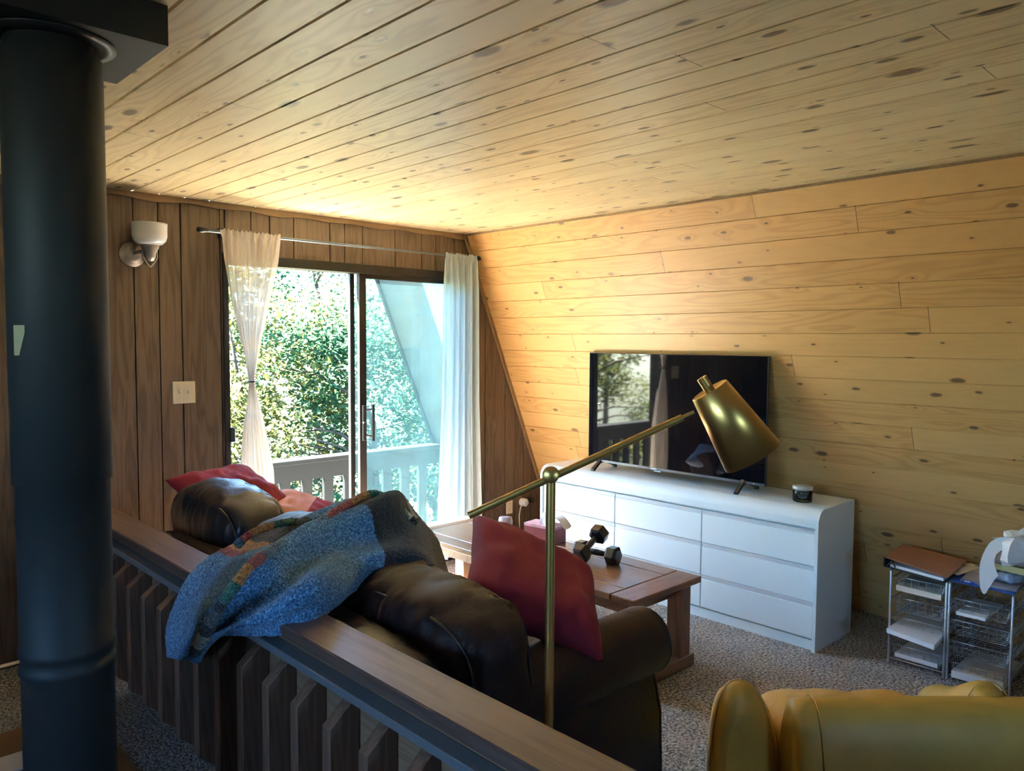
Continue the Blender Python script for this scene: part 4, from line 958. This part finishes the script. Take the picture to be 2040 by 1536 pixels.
C = [(-3.60, .735), (-3.514, 0.755), (-3.49, 0.756), (-3.46, 0.752), (-3.433, 0.741), (-3.411, 0.721), (-3.395, 0.691), (-3.381, 0.65), (-3.373, 0.613), (-3.371, 0.577), (-3.373, 0.542), (-3.377, 0.501), (-3.386, 0.477), (-3.395, 0.469), (-3.402, 0.478), (-3.414, 0.504), (-3.433, 0.547), (-3.449, 0.571), (-3.441, 0.59), (-3.432, 0.614), (-3.43, 0.64), (-3.436, 0.667), (-3.453, 0.688), (-3.475, 0.703), (-3.504, 0.713), (-3.523, 0.714), (-3.60, .69)]
b = MB(); b.prism(C, 0, 4.052, 4.056); tag(b.build('curved_plastic_template', M_wplast), 'white crescent shaped plastic piece hanging over the right wire tower', 'plastic piece')
b = superbox((4.16, -3.55, .72), (.11, .10, .055), 2.6, 7, wr=.09, seed=8); b.sm = [False]*len(b.sm); tag(merge(b.build('crumpled_paper', M_paper)), 'crumpled white paper heaped at the right edge above the leaflets', 'crumpled paper')
b = MB(); b.add([(4.12, -3.40, .725), (4.20, -3.55, .75), (4.25, -3.55, .70), (4.12, -3.40, .728), (4.20, -3.55, .753), (4.25, -3.55, .703)], [(0, 1, 2), (5, 4, 3), (0, 3, 4, 1), (1, 4, 5, 2), (2, 5, 3, 0)])
tag(b.build('pointed_paper', M_paper), 'pointed white paper corner sticking out behind the crescent piece', 'paper')
# ---------------------------------------------------------------- yellow armchair (a: right, b: away, z)
ar, af = Vector((.7231, -.6908, 0)), Vector((.6908, .7231, 0)); CO = Vector((0, -4.434, 0))
ch = thing('yellow_armchair', (0, 0, 0), 'low yellow leather armchair seen from behind at the bottom right', 'armchair')
cc = CO+ar*1.3+af*2.55; ch.matrix_world = Matrix(((ar.x, af.x, 0, cc.x), (ar.y, af.y, 0, cc.y), (0, 0, 1, 0), (0, 0, 0, 1)))
def W(a, b_, z): return (a-1.3, b_-2.55, z)
# back: D profile extruded along a
def dprof(b0, b1, zt, zb, n=22, p=2.4):
    pts = []; cb, hb = (b0+b1)/2, (b1-b0)/2
    for i in range(n+1):
        th = math.pi*i/n; c_, s_ = math.cos(th), math.sin(th); pts.append((cb-hb*math.copysign(abs(c_)**(2/p), c_), zb+(zt-zb)*s_**(2/p) if s_ > 0 else zb))
    return pts
b = MB(); P = []
for a, k_ in ((.862, .50), (.864, .80), (.875, .93), (.895, .985), (.93, 1.), (1.3, 1.005), (1.80, 1.), (1.87, .97), (1.88, .8)):
    pr = dprof(2.20, 2.46, .545, .02); P.append([W(a, 2.335+(y-2.335)*k_, .02+(z-.02)*(.75+.25*k_ if k_ < 1 else k_)) for y, z in pr])
b.grid(P, closed_v=True); b.add(P[0], [tuple(range(len(P[0])))]); b.add(P[-1], [tuple(range(len(P[0])))])
bkr = subsurf(b.build('backrest', M_yleather, ch), 1)
b = MB(); pr = dprof(2.197, 2.463, .547, .02); b.tube([W(.935, y, z) for y, z in pr], .0028, 6); b.build('piping', M_yleather, bkr)
# arms: rounded leaf profile in a-z lofted along b
def armr(a0, a1, b0, b1, zt, name='armrest', skew=.35):
    b = MB(); P = []; n = 22
    secs = [(b0-.012, .35, .80), (b0, .62, .93), (b0+.02, .78, .975), (b0+.05, .9, 1.), (b0+.12, 1., .96), (b0+.24, 1., .83), (b0+.40, 1., .67), (b1-.06, .97, .56), (b1-.02, .92, .5), (b1, .75, .45), (b1+.01, .4, .4)]
    cen0 = a0+(a1-a0)*skew
    for y, k_, kz in secs:
        row = []
        for i in range(n+1):
            th = math.pi*i/n; c_, s_ = math.cos(th), math.sin(th); u = math.copysign(abs(c_)**.85, -c_)
            hw = (a1-a0)/2; a = (a0+a1)/2+u*hw-(.03*s_**2); a = cen0+(a-cen0)*k_ if k_ < 1 else a
            a += (y-b0)*.27
            row.append(W(a, y, .02+(zt-.02)*kz*(s_**.8)))
        P.append(row)
    b.grid(P, closed_v=True); b.add(P[0], [tuple(range(n+1))]); b.add(P[-1], [tuple(range(n+1))])
    o = subsurf(b.build(name, M_yleather, ch), 1)
    b = MB(); b.tube([Vector(p)+Vector((0, -.003, .002)) for p in P[3]], .0025, 6); b.build('seam', M_yleather, o)
armr(.61, .87, 2.34, 2.98, .572); armr(1.39, 1.66, 2.34, 2.98, .572)
b = superbox(W(1.20, 2.62, .20), (.315, .235, .165), 4.5, 18, (0, 0, .08), wr=.012, seed=5); merge(b.build('seat_cushion', M_ycrease, ch))
b = MB(); b.box(W(.86, 2.34, .001), W(1.6, 2.86, .06)); b.build('base', M_blackmetal, ch)
